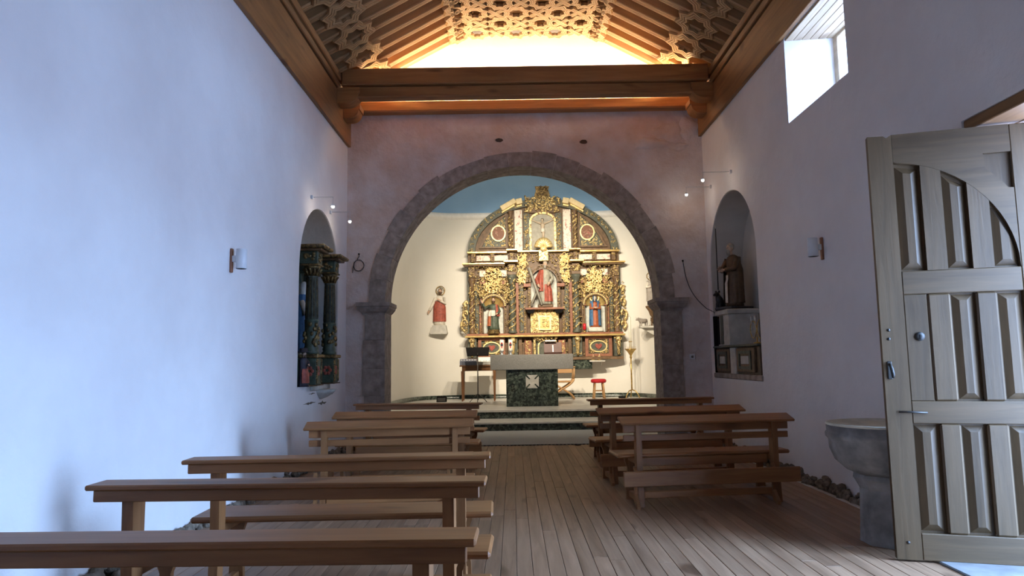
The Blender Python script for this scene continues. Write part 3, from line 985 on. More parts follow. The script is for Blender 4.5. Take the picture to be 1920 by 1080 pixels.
# ------------------------------------------------------------------ benches
def bench(label, group, xl, xr, yl, yr, two_boards, kneeler_up, flat=False, name='kneeler_bench'):
    """back edge of the sloping top rail runs from (xl,yl) to (xr,yr); seat on the altar side"""
    ln = math.hypot(xr - xl, yr - yl)
    t = thing(name, label, 'bench', ((xl + xr) / 2, (yl + yr) / 2, 0), math.atan2(yr - yl, xr - xl), group)
    h2 = ln / 2
    # sloping book rest
    m = MB()
    M = Matrix.Translation((0, 0, 0.81)) @ Matrix.Rotation(math.radians(18), 4, 'X')
    if flat:
        M = Matrix.Translation((0, 0, 0.81))
    m.box(-h2, h2, -0.165, 0.0, -0.024, 0.0, 0.006, M)
    m.build('top_rail', 'bench_wood', t)
    if flat:
        MB().box(-h2 + 0.03, h2 - 0.03, -0.145, -0.118, 0.732, 0.7855, 0.004).build('back_board', 'bench_wood', t)
    else:
        MB().box(-h2 + 0.035, h2 - 0.035, -0.075, -0.05, 0.665, 0.757, 0.004).build('back_board', 'bench_wood', t)
    if two_boards:
        MB().box(-h2 + 0.035, h2 - 0.035, -0.072, -0.05, 0.585, 0.643, 0.004).build('back_board', 'bench_wood', t)
    MB().box(-h2 - 0.01, h2 + 0.01, -0.01, 0.33, 0.425, 0.46, 0.012).build('seat', 'bench_wood', t)
    if two_boards:
        MB().box(-h2 + 0.22, h2 - 0.22, 0.0, 0.022, 0.345, 0.424, 0.004).build('seat_apron', 'bench_wood', t)
    xs = h2 - 0.175
    for s in (-1, 1):
        x = s * xs
        # rear post, slightly raked foot
        MB().prism([(-0.125, 0.0), (-0.045, 0.0), (-0.012, 0.40), (-0.012, 0.785), (-0.117, 0.785), (-0.10, 0.30)] if flat else [(-0.125, 0.0), (-0.045, 0.0), (-0.012, 0.40), (-0.012, 0.765), (-0.095, 0.745), (-0.095, 0.30)], x - 0.026, x + 0.026, 'X').build('rear_post', 'bench_wood_vertical', t)
        # shaped front leg
        pr = [(-0.045, 0.0), (0.045, 0.0), (0.042, 0.10), (0.026, 0.2), (0.028, 0.30), (0.05, 0.36), (0.055, 0.424), (-0.055, 0.424), (-0.05, 0.36), (-0.028, 0.30), (-0.026, 0.2), (-0.042, 0.10)]
        MB().prism([(x + a, b) for a, b in pr], 0.24, 0.275, 'Y').build('front_leg', 'bench_wood_vertical', t)
        MB().box(x - 0.02, x + 0.02, -0.011, 0.239, 0.37, 0.424, 0.004).build('seat_bearer', 'bench_wood_vertical', t)
        MB().box(x - 0.022, x + 0.022, -0.044, 0.239, 0.03, 0.085, 0.004).build('foot_runner', 'bench_wood_vertical', t)
        # kneeler arm
        if kneeler_up:
            MB().prism([(-0.126, 0.06), (-0.20, 0.0), (-0.23, 0.0), (-0.23, 0.03), (-0.15, 0.12), (-0.17, 0.33), (-0.135, 0.36), (-0.126, 0.33)], x - 0.075, x - 0.045 if s < 0 else x - 0.045, 'X').build('kneeler_arm', 'bench_wood_vertical', t)
        else:
            MB().prism([(-0.126, 0.06), (-0.24, 0.0), (-0.30, 0.0), (-0.30, 0.13), (-0.22, 0.13), (-0.126, 0.13)], x - 0.06, x - 0.03, 'X').build('kneeler_arm', 'bench_wood_vertical', t)
    if kneeler_up:
        MB().box(-h2 - 0.005, h2 + 0.005, -0.20, -0.172, 0.195, 0.33, 0.006).build('kneeler_board', 'bench_wood', t)
        MB().box(-xs + 0.03, xs - 0.03, -0.115, -0.05, 0.075, 0.135, 0.006).build('stretcher', 'bench_wood', t)
    else:
        MB().box(-h2, h2, -0.30, -0.19, 0.131, 0.165, 0.008).build('kneeler_board', 'bench_wood', t)
    return t
GL, GR = 'benches on the side of the arched side altar', 'benches on the side of the high window'
bench('dark wooden bench closest to the altar steps, on the side-altar side', GL, -2.08, -0.40, 9.15, 8.95, True, True, True)
bench('brown wooden kneeler bench second from the altar, on the side-altar side', GL, -1.98, -0.40, 7.65, 7.62, True, True)
bench('brown wooden kneeler bench third from the altar, on the side-altar side', GL, -1.93, -0.385, 6.43, 6.55, True, True)
bench('long bench with lowered kneeler, fourth from the altar, on the side-altar side', GL, -1.90, -0.143, 4.11, 4.15, False, False, True)
bench('long bench with single back board, fifth from the altar, on the side-altar side', GL, -1.96, -0.13, 3.34, 3.30, False, False, True)
bench('long bench farthest from the altar, on the side-altar side', GL, -1.96, -0.12, 2.33, 2.30, False, False, True)
bench('wooden bench closest to the altar steps, below the saint in the niche', GR, 0.98, 2.69, 9.33, 9.43, True, True, True)
bench('brown kneeler bench in the middle of three on the high-window side', GR, 0.90, 2.57, 7.63, 7.86, True, True)
bench('brown kneeler bench with upturned kneeler board, nearest the stone font', GR, 0.965, 2.62, 6.47, 6.64, True, True)

# ------------------------------------------------------------------ stone font
t = thing('baptismal_font', 'grey stone baptismal font with a cream rim behind the open door', 'font', (2.71, 5.08, 0))
q = random.Random(5)
m = MB()
prof = [(0.215, 0.49), (0.27, 0.515), (0.34, 0.58), (0.372, 0.66), (0.378, 0.73), (0.395, 0.75), (0.397, 0.775), (0.385, 0.79), (0.388, 0.835), (0.33, 0.8355), (0.33, 0.79), (0.0, 0.78)]
m.lathe(prof, seg=32)
m.build('bowl', 'stone_font', t)
MB().lathe([(0.389, 0.836), (0.389, 0.850), (0.365, 0.852), (0.355, 0.838), (0.30, 0.832), (0.0, 0.828)], seg=32).build('basin_lining', 'stone_cream', t)
m = MB().lathe([(0.205, 0.0), (0.20, 0.06), (0.185, 0.38), (0.21, 0.43), (0.225, 0.455), (0.22, 0.488)], seg=8, smooth=False, M=Matrix.Rotation(PI / 8, 4, 'Z'))
m.build('pedestal', 'stone_font', t)

# ------------------------------------------------------------------ wall lamps, pendants, sockets, cables
for (xw, s, y, z, lab) in ((-L, 1, 6.395, 2.345, 'white half-round wall lamp on the brightly lit wall'), (R, -1, 6.83, 2.44, 'white half-round wall lamp between niche and door')):
    t = thing('wall_lamp', lab, 'lamp', (xw, y, z))
    MB().box(min(0.001 * s, 0.022 * s), max(0.001 * s, 0.022 * s), -0.02, 0.02, -0.13, 0.10, 0.004).build('backplate', 'poly_red', t)
    MB().box(min(0.0225 * s, 0.06 * s), max(0.0225 * s, 0.06 * s), -0.02, 0.02, -0.03, 0.03, 0.004).build('arm', 'white_metal', t)
    MB().lathe([(0.046, -0.095), (0.05, -0.092), (0.05, 0.092), (0.046, 0.095), (0.042, 0.09), (0.042, -0.09), (0.046, -0.095)], (0.105 * s, 0, 0), 20).build('shade', 'white_metal', t)
for (xw, s, y, z, rl_, dz, lab) in ((-L, 1, 8.92, 3.555, 0.295, 0.125, 'tiny glowing spot on a wall rod over the side altar, farther from the arch'),
                                 (-L, 1, 9.85, 3.556, 0.30, 0.137, 'tiny glowing spot on a wall rod over the side altar, nearer the arch'),
                                 (R, -1, 9.49, 3.973, 0.42, 0.11, 'tiny glowing spot on a wall rod over the saint, farther from the arch'),
                                 (R, -1, 10.48, 4.01, 0.40, 0.115, 'tiny glowing spot on a wall rod over the saint, nearer the arch')):
    t = thing('rod_spotlight', lab, 'lamp', (xw, y, z), 0, 'rod spotlights over the niches')
    MB().box(min(0.001 * s, 0.035 * s), max(0.001 * s, 0.035 * s), -0.02, 0.02, -0.025, 0.025, 0.004).build('wall_mount', 'white_metal', t)
    MB().tube([(0.03 * s, 0, 0), (rl_ * s, 0, 0), (rl_ * s, 0, 0.005)], 0.0045, 6).build('rod', 'steel', t)
    MB().tube([(rl_ * s, 0, 0.002), (rl_ * s, 0, -dz + 0.024)], 0.003, 6).build('drop_wire', 'steel', t)
    MB().lathe([(0.0, 0.03), (0.012, 0.028), (0.022, 0.01), (0.024, 0.0)], (rl_ * s, 0, -dz), 12).build('cap', 'white_metal', t)
    MB().ball((rl_ * s, 0, -dz - 0.006), 0.022, 12, 8).build('glowing_bulb', 'led_white', t)
    lamp('rod_spotlight_glow', 'POINT', (xw + rl_ * s, y, z - dz - 0.05), (0, 0, 0), 1.5, (1.0, 0.86, 0.70), shadow_soft_size=0.02)
t = thing('power_socket', 'white square power socket beside the stone pier', 'socket', (2.85, D, 1.357))
MB().box(-0.045, 0.045, -0.012, -0.001, -0.045, 0.045, 0.004).build('plate', 'white_metal', t)
MB().lathe([(0.022, 0.0), (0.022, 0.004), (0.018, 0.004), (0.018, 0.0)], (0, 0, 0), 14, Matrix.Translation((0, -0.0125, 0)) @ Matrix.Rotation(PI / 2, 4, 'X')).build('outlet', 'stone_pale', t)
t = thing('coiled_cable', 'black cable hanging coiled on the wall beside the arch', 'cable', (-2.469, D - 0.012, 2.906))
pts = [(0.0, -0.005, 0.185)] + [(0.005, -0.004, 0.15), (-0.02, -0.004, 0.11)]
for i in range(45):
    a = PI / 2 + 0.3 + 2 * PI * i / 20
    pts.append((0.083 * math.cos(a) * (1 + 0.04 * math.sin(i)), -0.004 - 0.006 * (i % 3) / 3, 0.09 * math.sin(a)))
pts += [(-0.09, -0.004, -0.03), (-0.10, -0.004, -0.12)]
MB().tube(pts, 0.0065, 6).build('cable', 'cable_black', t)
MB().lathe([(0.0, 0), (0.014, 0), (0.012, 0.02), (0.0, 0.022)], (0, 0, 0), 10, Matrix.Translation((0.0, 0.010, 0.187)) @ Matrix.Rotation(PI / 2, 4, 'X')).build('wall_outlet', 'black_matte', t)
t = thing('loose_cable', 'thin dark cable drooping from the arch wall to the saint niche', 'cable', (0, 0, 0))
p0, p1 = Vector((2.763, D - 0.012, 2.893)), Vector((3.10, D - 0.05, 2.12))
pts = []
for i in range(19):
    f = i / 18
    p = p0.lerp(p1, f)
    pts.append((p.x - 0.07 * math.sin(PI * f), p.y, p.z - 0.07 * math.sin(PI * f)))
pts += [(3.18, 10.72, 2.05), (3.24, 10.70, 1.95)]
MB().tube(pts, 0.006, 6).build('cable', 'cable_black', t)
MB().ball((2.763, D - 0.01, 2.9), 0.016, 8, 6).build('wall_outlet', 'black_matte', t)

# ------------------------------------------------------------------ altar and things around it
YA = 15.0; ZP = 0.341
t = thing('altar', 'stone altar with pale slab top on a green granite block', 'altar', (0.405, YA, ZP))
MB().box(-0.565, 0.565, 0.0, 0.62, 0.0, 0.795, 0.006).build('block', 'green_granite', t)
MB().box(-0.905, 0.905, -0.06, 0.72, 0.7955, 1.125, 0.008).build('slab', 'altar_granite', t)
# white cross pattee on the front
cr = []
q_ = 0.142
for k in range(4):
    a = PI / 2 * k
    def ro(x, z):
        return (x * math.cos(a) - z * math.sin(a), x * math.sin(a) + z * math.cos(a))
    cr += [ro(0.03, 0.03), ro(q_, q_ - 0.022), ro(q_, -q_ + 0.022)]
cr = []
for k in range(4):
    a = PI / 2 * k
    for (x, z) in ((0.065, 0.045), (0.143, 0.118), (0.143, -0.118), (0.065, -0.045))[::-1]:
        cr.append((x * math.cos(a) - z * math.sin(a) + 0.005, x * math.sin(a) + z * math.cos(a) + 0.535))
MB().prism(cr, -0.012, 0.002, 'Y').build('cross_emblem', 'stone_pale', t)
ZT = ZP + 1.125
for (x, lab) in ((-0.25, 'thick white candle with a red and dark cross motif, nearer the music stand'), (-0.055, 'thick white candle with a red and dark cross motif, nearer the book stand')):
    t = thing('altar_candle', lab, 'candle', (x, YA + 0.35, ZT), 0, 'printed candles on the altar')
    MB().lathe([(0.06, 0.0), (0.06, 0.012), (0.03, 0.02), (0.022, 0.06), (0.045, 0.085), (0.05, 0.10), (0.0, 0.10)], seg=16).build('glass_holder', 'steel', t)
    MB().lathe([(0.047, 0.1005), (0.048, 0.105), (0.048, 0.335), (0.044, 0.342), (0.0, 0.342)], seg=20).build('candle_body', 'wax', t)
    m = MB()
    Mx = Matrix.Translation((0, -0.0485, 0.22))
    m.prism([(-0.011, -0.07), (0.011, -0.07), (0.014, 0.03), (-0.014, 0.03)], -0.002, 0.001, 'Y', Mx)
    m.prism([(-0.025, 0.03), (0.025, 0.03), (0.012, 0.06), (-0.012, 0.06)], -0.002, 0.001, 'Y', Mx)
    m.build('red_print', 'red_cushion', t)
    MB().prism([(-0.026, -0.022), (0.026, -0.022), (0.030, 0.022), (0.0, 0.028), (-0.030, 0.022)], -0.0035, -0.0021, 'Y', Mx).build('dark_print', 'robe_dark', t)
t = thing('book_stand', 'brown wooden book stand on the altar', 'stand', (0.895, YA + 0.30, ZT))
Mx = Matrix.Translation((0, 0, 0.02)) @ Matrix.Rotation(math.radians(-22), 4, 'X')
MB().box(-0.2, 0.2, 0.0, 0.018, 0.0, 0.27, 0.004, Mx).build('board', 'book_brown', t)
MB().box(-0.2, 0.2, -0.05, 0.0, -0.005, 0.014, 0.004, Mx).build('ledge', 'book_brown', t)
MB().box(-0.2, 0.2, -0.05, 0.14, 0.0, 0.02, 0.004).build('foot', 'book_brown', t)
MB().box(-0.012, 0.012, -0.004, -0.0005, 0.03, 0.2, 0.0, Mx).build('ribbon', 'paper', t)
t = thing('open_book', 'white open book lying on top of the altar book stand', 'book', (0.845, YA + 0.42, ZT + 0.285))
for s in (-1, 1):
    MB().box(min(0, 0.125 * s), max(0, 0.125 * s), -0.08, 0.08, 0.0, 0.03, 0.006).build('page_block', 'paper', t)
MB().box(-0.13, 0.13, -0.085, 0.085, -0.008, -0.0005, 0.002).build('cover', 'book_brown', t)

t = thing('music_stand', 'black music stand on a tripod beside the altar', 'stand', (-0.862, 16.6, ZP))
MB().tube([(0, 0, 0.06), (0, 0, 1.2)], 0.013, 8).build('pole', 'iron_dark', t)
for k in range(3):
    a = -PI / 2 + 2 * PI * k / 3
    MB().tube([(0.02 * math.cos(a), 0.02 * math.sin(a), 0.20), (0.13 * math.cos(a), 0.13 * math.sin(a), 0.12), (0.24 * math.cos(a), 0.24 * math.sin(a), 0.008)], 0.009, 6).build('tripod_leg', 'iron_dark', t)
Mx = Matrix.Translation((0, 0.0, 1.12)) @ Matrix.Rotation(math.radians(-20), 4, 'X')
MB().prism([(-0.255, 0), (0.265, 0), (0.285, 0.225), (-0.29, 0.225)], 0.0, 0.008, 'Y', Mx).build('desk', 'black_matte', t)
MB().box(-0.255, 0.265, -0.05, 0.0, 0.0, 0.008, 0.0, Mx).build('desk_lip', 'black_matte', t)

t = thing('side_table', 'dark wooden table with tapering legs behind the music stand', 'table', (-0.88, 17.42, ZP))
MB().box(-0.47, 0.47, -0.26, 0.26, 0.86, 0.895, 0.006).build('tabletop', 'table_wood', t)
MB().box(-0.41, 0.41, -0.22, 0.22, 0.75, 0.8595, 0.004).build('apron', 'table_wood', t)
for sx in (-1, 1):
    for sy in (-1, 1):
        m = MB()
        x, y = sx * 0.40, sy * 0.21
        m.add([(x - .018, y - .018, 0), (x + .018, y - .018, 0), (x + .018, y + .018, 0), (x - .018, y + .018, 0), (x - .032, y - .032, 0.7495), (x + .032, y - .032, 0.7495), (x + .032, y + .032, 0.7495), (x - .032, y + .032, 0.7495)],
              [(3, 2, 1, 0), (4, 5, 6, 7), (0, 1, 5, 4), (1, 2, 6, 5), (2, 3, 7, 6), (3, 0, 4, 7)])
        m.build('leg', 'table_wood', t)
t = thing('keyboard', 'pale electronic keyboard lying on the side table', 'keyboard', (-0.66, 17.42, ZP + 0.8955))
MB().box(-0.245, 0.25, -0.24, 0.20, 0.0, 0.085, 0.01).build('case', 'stone_pale', t)
MB().box(-0.24, 0.24, 0.13, 0.16, 0.0855, 0.20, 0.004).build('music_rest', 'paper', t)
m = MB()
for i in range(13):
    m.box(-0.238 + i * 0.0365, -0.238 + i * 0.0365 + 0.0345, -0.178, -0.03, 0.086, 0.096)
o = m.build('white_keys', 'paper', t); o['kind'] = 'stuff'
m = MB()
for i in range(13):
    if i % 7 not in (2, 6):
        m.box(-0.238 + i * 0.0365 + 0.026, -0.238 + i * 0.0365 + 0.046, -0.12, -0.03, 0.0965, 0.106)
o = m.build('black_keys', 'black_matte', t); o['kind'] = 'stuff'
t = thing('audio_mixer', 'small blue-grey sound mixer at the end of the table', 'mixer', (-1.14, 17.12, ZP + 0.8955))
MB().prism([(-0.10, 0), (0.10, 0), (0.10, 0.16), (-0.10, 0.10)], -0.21, 0.21, 'X').build('case', 'grey_blue_case', t)
for i in range(6):
    MB().lathe([(0.014, 0), (0.014, 0.02), (0.0, 0.022)], (-0.17 + i * 0.068, -0.03, 0.118), 8).build('knob', 'paper', t)
t.location = (-1.135, 17.30, ZP + 0.8955)
for (x0, x1) in ((-0.5, 0.2),):
    pts = [(-0.50 + 0.02 * math.sin(i * 0.9), 17.71 + 0.01 * math.cos(i), 1.2 - i * 0.085) for i in range(11)]
    tag(MB().tube(pts, 0.006, 6).build('hanging_cable', 'cable_black'), 'thin black cable hanging behind the side table', 'cable')

t = thing('savonarola_chair', 'wooden chair with curved crossing legs behind the altar', 'chair', (1.22, 17.25, ZP))
for k, y in enumerate((-0.2, 0.2)):
    for s in (-1, 1):
        pts = []
        for i in range(15):
            f = i / 14
            z = 0.02 + 0.50 * f
            x = s * (0.27 - 0.42 * math.sin(PI / 2 * f)) if f < 0.6 else None
            pts.append((s * 0.28 * math.cos(PI * f * 0.98) * (1.0), y, z))
        MB().tube(pts, 0.024, 6, flat=1.3).build('curved_leg', 'rafter_wood', t)
for s in (-1, 1):
    MB().tube([(s * 0.275, -0.2, 0.52), (s * 0.29, -0.2, 0.62), (s * 0.29, -0.2, 0.78)], 0.024, 6).build('arm_post', 'rafter_wood', t)
    MB().tube([(s * 0.275, 0.2, 0.52), (s * 0.29, 0.2, 0.62), (s * 0.29, 0.2, 0.80)], 0.024, 6).build('arm_post', 'rafter_wood', t)
    MB().box(s * 0.29 - 0.03, s * 0.29 + 0.03, -0.24, 0.24, 0.8005, 0.83, 0.008).build('armrest', 'rafter_wood', t)
MB().box(-0.27, 0.27, -0.2, 0.2, 0.43, 0.47, 0.01).build('seat', 'rafter_wood', t)
MB().box(-0.29, 0.29, 0.19, 0.215, 0.66, 0.80, 0.006).build('backrest', 'rafter_wood', t)

t = thing('stool', 'small wooden stool with a round red cushion', 'stool', (2.165, 17.5, ZP))
MB().lathe([(0.0, 0.40), (0.17, 0.40), (0.195, 0.42), (0.2, 0.45), (0.19, 0.48), (0.16, 0.495), (0.0, 0.50)], seg=22).build('cushion', 'red_cushion', t)
for k in range(4):
    a = PI / 4 + PI / 2 * k
    MB().tube([(0.19 * math.cos(a), 0.19 * math.sin(a), 0.0), (0.14 * math.cos(a), 0.14 * math.sin(a), 0.40)], 0.022, 7).build('leg', 'rafter_wood', t)
for k in range(4):
    a = PI / 4 + PI / 2 * k; b = a + PI / 2
    MB().tube([(0.165 * math.cos(a), 0.165 * math.sin(a), 0.2), (0.165 * math.cos(b), 0.165 * math.sin(b), 0.2)], 0.011, 6).build('stretcher', 'rafter_wood', t)

t = thing('candle_stand', 'tall brass candle stand with a broad drip bowl', 'candle stand', (3.0, 17.45, ZP))
MB().tube([(0, 0, 0.2), (0.0, 0, 1.1)], 0.02, 10).build('shaft', 'brass', t)
for k in range(3):
    a = -PI / 2 + PI / 3 + 2 * PI * k / 3
    MB().tube([(0.01 * math.cos(a), 0.01 * math.sin(a), 0.21), (0.09 * math.cos(a), 0.09 * math.sin(a), 0.19), (0.16 * math.cos(a), 0.16 * math.sin(a), 0.10), (0.2 * math.cos(a), 0.2 * math.sin(a), 0.012)], 0.015, 7).build('foot', 'brass', t)
MB().lathe([(0.02, 1.0), (0.035, 1.03), (0.022, 1.07), (0.05, 1.12), (0.10, 1.19), (0.145, 1.235), (0.145, 1.25), (0.04, 1.235), (0.035, 1.26), (0.0, 1.26)], seg=20).build('drip_bowl', 'brass', t)
m = MB()
for k in range(6):
    a = PI / 3 * k
    m.tube([(0.12 * math.cos(a), 0.12 * math.sin(a), 1.24), (0.12 * math.cos(a), 0.12 * math.sin(a), 1.31)], 0.005, 5)
m.build('prickets', 'brass', t)
c_ = thing('tall_candle', 'tall slender white candle on the brass stand', 'candle', (3.0, 17.45, ZP + 1.262))
MB().lathe([(0.034, 0), (0.034, 0.78), (0.03, 0.80), (0.0, 0.80)], seg=14).build('wax_column', 'wax', c_)
MB().tube([(0, 0, 0.80), (0.003, 0, 0.83)], 0.003, 5).build('wick', 'black_matte', c_)
MB().lathe([(0.045, 0.16), (0.048, 0.17), (0.045, 0.18)], seg=14).build('brass_ring', 'brass', c_)
t = thing('floor_speaker', 'small black box on the platform near the arch pier', 'speaker', (-1.8, 17.2, ZP))
MB().prism([(-0.1, 0), (0.1, 0), (0.08, 0.12), (-0.06, 0.14)], -0.12, 0.12, 'X').build('case', 'black_matte', t)
MB().box(-0.10, 0.10, -0.105, -0.1, 0.02, 0.1).build('grille', 'base_dark', t)
t = thing('black_power_box', 'flat black box on the platform by the candle stand', 'box', (2.78, 17.6, ZP))
MB().box(-0.1, 0.1, -0.06, 0.06, 0, 0.04, 0.01).build('case', 'black_matte', t)
MB().tube([(0.1, 0, 0.02), (0.16, 0.1, 0.012), (0.2, 0.4, 0.012)], 0.008, 6).build('cord', 'black_matte', t)

# ------------------------------------------------------------------ figures
def hand(m, p, d, s):
    p, d = Vector(p), Vector(d).normalized()
    side = d.orthogonal().normalized()
    m.ball(p + d * 0.035 * s, (0.03 * s, 0.022 * s, 0.035 * s), 8, 5)
    for k in range(4):
        o = side * (k - 1.5) * 0.015 * s
        ln = (0.05, 0.058, 0.055, 0.045)[k] * s
        m.tube([p + o + d * 0.05 * s, p + o + d * (0.05 * s + ln * 0.6), p + o + d * (0.05 * s + ln) + side.cross(d) * 0.012 * s], [0.0085 * s, 0.008 * s, 0.006 * s], 5)
    m.tube([p + side * 0.024 * s + d * 0.015 * s, p + side * 0.045 * s + d * 0.04 * s, p + side * 0.045 * s + d * 0.06 * s], [0.009 * s, 0.009 * s, 0.007 * s], 5)
def head(parent, c, s, face, hair, beard=False, long_hair=True, veil=None, turn=0.0):
    """head about 0.13*s high, facing -Y"""
    Mx = Matrix.Translation(c) @ Matrix.Rotation(turn, 4, 'Z')
    m = MB()
    m.ball((0, 0, 0.0), (0.046 * s, 0.055 * s, 0.066 * s), 14, 10, Mx)
    m.ball((0, -0.01 * s, -0.035 * s), (0.034 * s, 0.04 * s, 0.032 * s), 10, 7, Mx)
    m.tube([Mx @ Vector((0, 0.008 * s, -0.11 * s)), Mx @ Vector((0, 0.004 * s, -0.03 * s))], 0.028 * s, 9)
    m.tube([Mx @ Vector((0, -0.052 * s, 0.012 * s)), Mx @ Vector((0, -0.066 * s, -0.014 * s))], [0.006 * s, 0.010 * s], 6)
    for sx in (-1, 1):
        m.ball((sx * 0.047 * s, 0.005 * s, -0.004 * s), (0.007 * s, 0.012 * s, 0.018 * s), 6, 5, Mx)
    hd_ = m.build('head', face, parent)
    m = MB()
    for sx in (-1, 1):
        m.ball((sx * 0.018 * s, -0.050 * s, 0.004 * s), (0.007 * s, 0.004 * s, 0.004 * s), 6, 4, Mx)
    m.ball((0, -0.050 * s, -0.034 * s), (0.013 * s, 0.004 * s, 0.004 * s), 6, 4, Mx)
    m.build('eyes_and_mouth', 'base_dark', hd_)
    m = MB()
    m.ball((0, 0.012 * s, 0.018 * s), (0.054 * s, 0.058 * s, 0.062 * s), 14, 9, Mx)
    if long_hair:
        m.ball((0, 0.035 * s, -0.03 * s), (0.055 * s, 0.034 * s, 0.075 * s), 12, 8, Mx)
    if beard:
        m.ball((0, -0.035 * s, -0.066 * s), (0.032 * s, 0.026 * s, 0.05 * s), 10, 7, Mx)
    m.build('beard_and_hair' if beard else 'hair', hair, hd_)
    if veil:
        MB().loft([(c[2] - 0.13 * s, 0.085 * s, 0.075 * s, c[0], c[1] + 0.018 * s), (c[2] - 0.03 * s, 0.066 * s, 0.066 * s, c[0], c[1] + 0.014 * s), (c[2] + 0.05 * s, 0.058 * s, 0.06 * s, c[0], c[1] + 0.012 * s), (c[2] + 0.082 * s, 0.03 * s, 0.034 * s, c[0], c[1] + 0.012 * s), (c[2] + 0.086 * s, 0.004, 0.004, c[0], c[1] + 0.012 * s)], 20, 0.02, 7, a0=-PI / 2 + 0.75, a1=1.5 * PI - 0.75).build('veil', veil, hd_)
def robe(parent, s, mat, wid=1.0, folds=0.07, name='robe', ph=0.0, hem=0.16, lean=0.0):
    """body in a robe, 1*s tall to the shoulders at 0.83*s"""
    r = [(0.0, hem * wid, 0.115 * wid, 0, 0, 1.3), (0.10, (hem - .015) * wid, 0.105 * wid, 0, 0, 1.3), (0.28, 0.135 * wid, 0.095 * wid, lean, 0, 1.1), (0.46, 0.125 * wid, 0.088 * wid, lean * 1.3, 0, 0.8), (0.56, 0.108 * wid, 0.08 * wid, lean, 0, 0.5), (0.68, 0.122 * wid, 0.085 * wid, lean * .6, 0, 0.4), (0.77, 0.128 * wid, 0.078 * wid, 0, 0, 0.3), (0.81, 0.10 * wid, 0.062 * wid, 0, 0, 0.1), (0.84, 0.045 * wid, 0.04 * wid, 0, 0, 0)]
    r = [(z * s, rx * s, ry * s, cx * s, cy * s, f) for z, rx, ry, cx, cy, f in r]
    return MB().loft(r, 36, folds, 9, ph).build(name, mat, parent)
def drape(parent, s, mat, a0, a1, z0, z1, rx=0.15, ry=0.11, folds=0.08, name='cloak', hem=1.25, ph=1.0):
    r = []
    for k in range(8):
        f = k / 7
        z = z0 + (z1 - z0) * f
        w_ = hem + (1 - hem) * f
        if f > 0.85: w_ *= 0.86
        r.append((z * s, rx * w_ * s, ry * w_ * s, 0, 0, 1.2 - 0.8 * f))
    return MB().loft(r, 28, folds, 11, ph, a0=a0, a1=a1).build(name, mat, parent)
def arm(parent, s, pts, mat, handmat, r0=0.042, name='sleeve'):
    pts = [Vector(p) * s for p in pts]
    sl_ = MB().tube(pts, [r0 * s, r0 * 0.95 * s, r0 * 0.9 * s] if len(pts) == 3 else r0 * s, 9).build(name, mat, parent)
    m = MB()
    d = (pts[-1] - pts[-2]).normalized()
    m.tube([pts[-1] - d * 0.02 * s, pts[-1] + d * 0.025 * s], 0.02 * s, 7)
    hand(m, pts[-1] + d * 0.01 * s, d, s * 0.9)
    m.build('hand', handmat, sl_)
def halo(parent, c, r, mat='gold_smooth'):
    Mx = Matrix.Translation(c) @ Matrix.Rotation(PI / 2, 4, 'X')
    m = MB()
    o_ = [(r * math.cos(2 * PI * i / 28), r * math.sin(2 * PI * i / 28)) for i in range(28)]
    i_ = [(r * .80 * math.cos(2 * PI * i / 28), r * .80 * math.sin(2 * PI * i / 28)) for i in range(28)]
    m.ring(o_, i_, -0.004, 0.004, 'Z', Mx)
    for k in range(8):
        a = PI / 4 * k
        m.tube([Mx @ Vector((0, 0, 0)), Mx @ Vector((r * .85 * math.cos(a), r * .85 * math.sin(a), 0))], 0.004, 5)
    m.build('halo', mat, parent)

# ------------------------------------------------------------------ gilded altarpiece (retable)
S = 0.01393                           # design unit in metres
YR = 18.16                            # back plane
rt_ = thing('altarpiece', 'large gilded baroque altarpiece with niches, columns and rounded top', 'altarpiece', (0.85, YR, 1.31))
def rbox(name, u0, u1, v0, v1, d0, d1, mat, bev=0.006, parent=None):
    return MB().box(min(u0, u1) * S, max(u0, u1) * S, -d1, -d0, v0 * S, v1 * S, bev).build(name, mat, parent or rt_)
def rprism(name, poly, d0, d1, mat, parent=None):
    return MB().prism([(a * S, b * S) for a, b in poly], -d1, -d0, 'Y').build(name, mat, parent or rt_)
frnd = random.Random(11)
def scrolls(m, u0, u1, v0, v1, d, n, size, inside=None):
    """carved acanthus scrolls and leaves over a rectangle of the altarpiece"""
    k = 0
    tries = 0
    while k < n and tries < n * 6:
        tries += 1
        u = frnd.uniform(u0, u1); v = frnd.uniform(v0, v1)
        if inside and not inside(u, v):
            continue
        k += 1
        r = size * frnd.uniform(0.55, 1.1)
        a0 = frnd.uniform(0, 2 * PI); sg = frnd.choice((-1, 1))
        if frnd.random() < 0.55:
            pts = []
            rad = []
            for i in range(8):
                f = i / 7
                rr_ = r * (1 - 0.75 * f)
                a = a0 + sg * f * 4.6
                pts.append(((u + rr_ * math.cos(a)) * S, -d - 0.012 * f, (v + rr_ * math.sin(a)) * S))
                rad.append(r * S * (0.26 - 0.1 * f))
            m.tube(pts, rad, 5)
        else:
            Mx = Matrix.Translation((u * S, -d - 0.008, v * S)) @ Matrix.Rotation(a0, 4, 'Y')
            m.ball((0, 0, 0), (r * S * 0.95, 0.022, r * S * 0.42), 7, 5, Mx)
    return m
def carving(name, u0, u1, v0, v1, d, n, size, mat='gold_carving', inside=None, parent=None):
    n = int(n * 1.7)
    o = scrolls(MB(), u0, u1, v0, v1, d, n, size, inside).build(name, mat, parent or rt_)
    o['kind'] = 'stuff'
    return o
# back boards
rbox('back_board', -146, 146, 2, 208, -0.10, -0.035, 'poly_brown')
hp = [(143 * math.cos(PI * i / 40), 208 + 104 * math.sin(PI * i / 40)) for i in range(41)]
rprism('attic_board', hp, -0.10, -0.03, 'poly_brown')
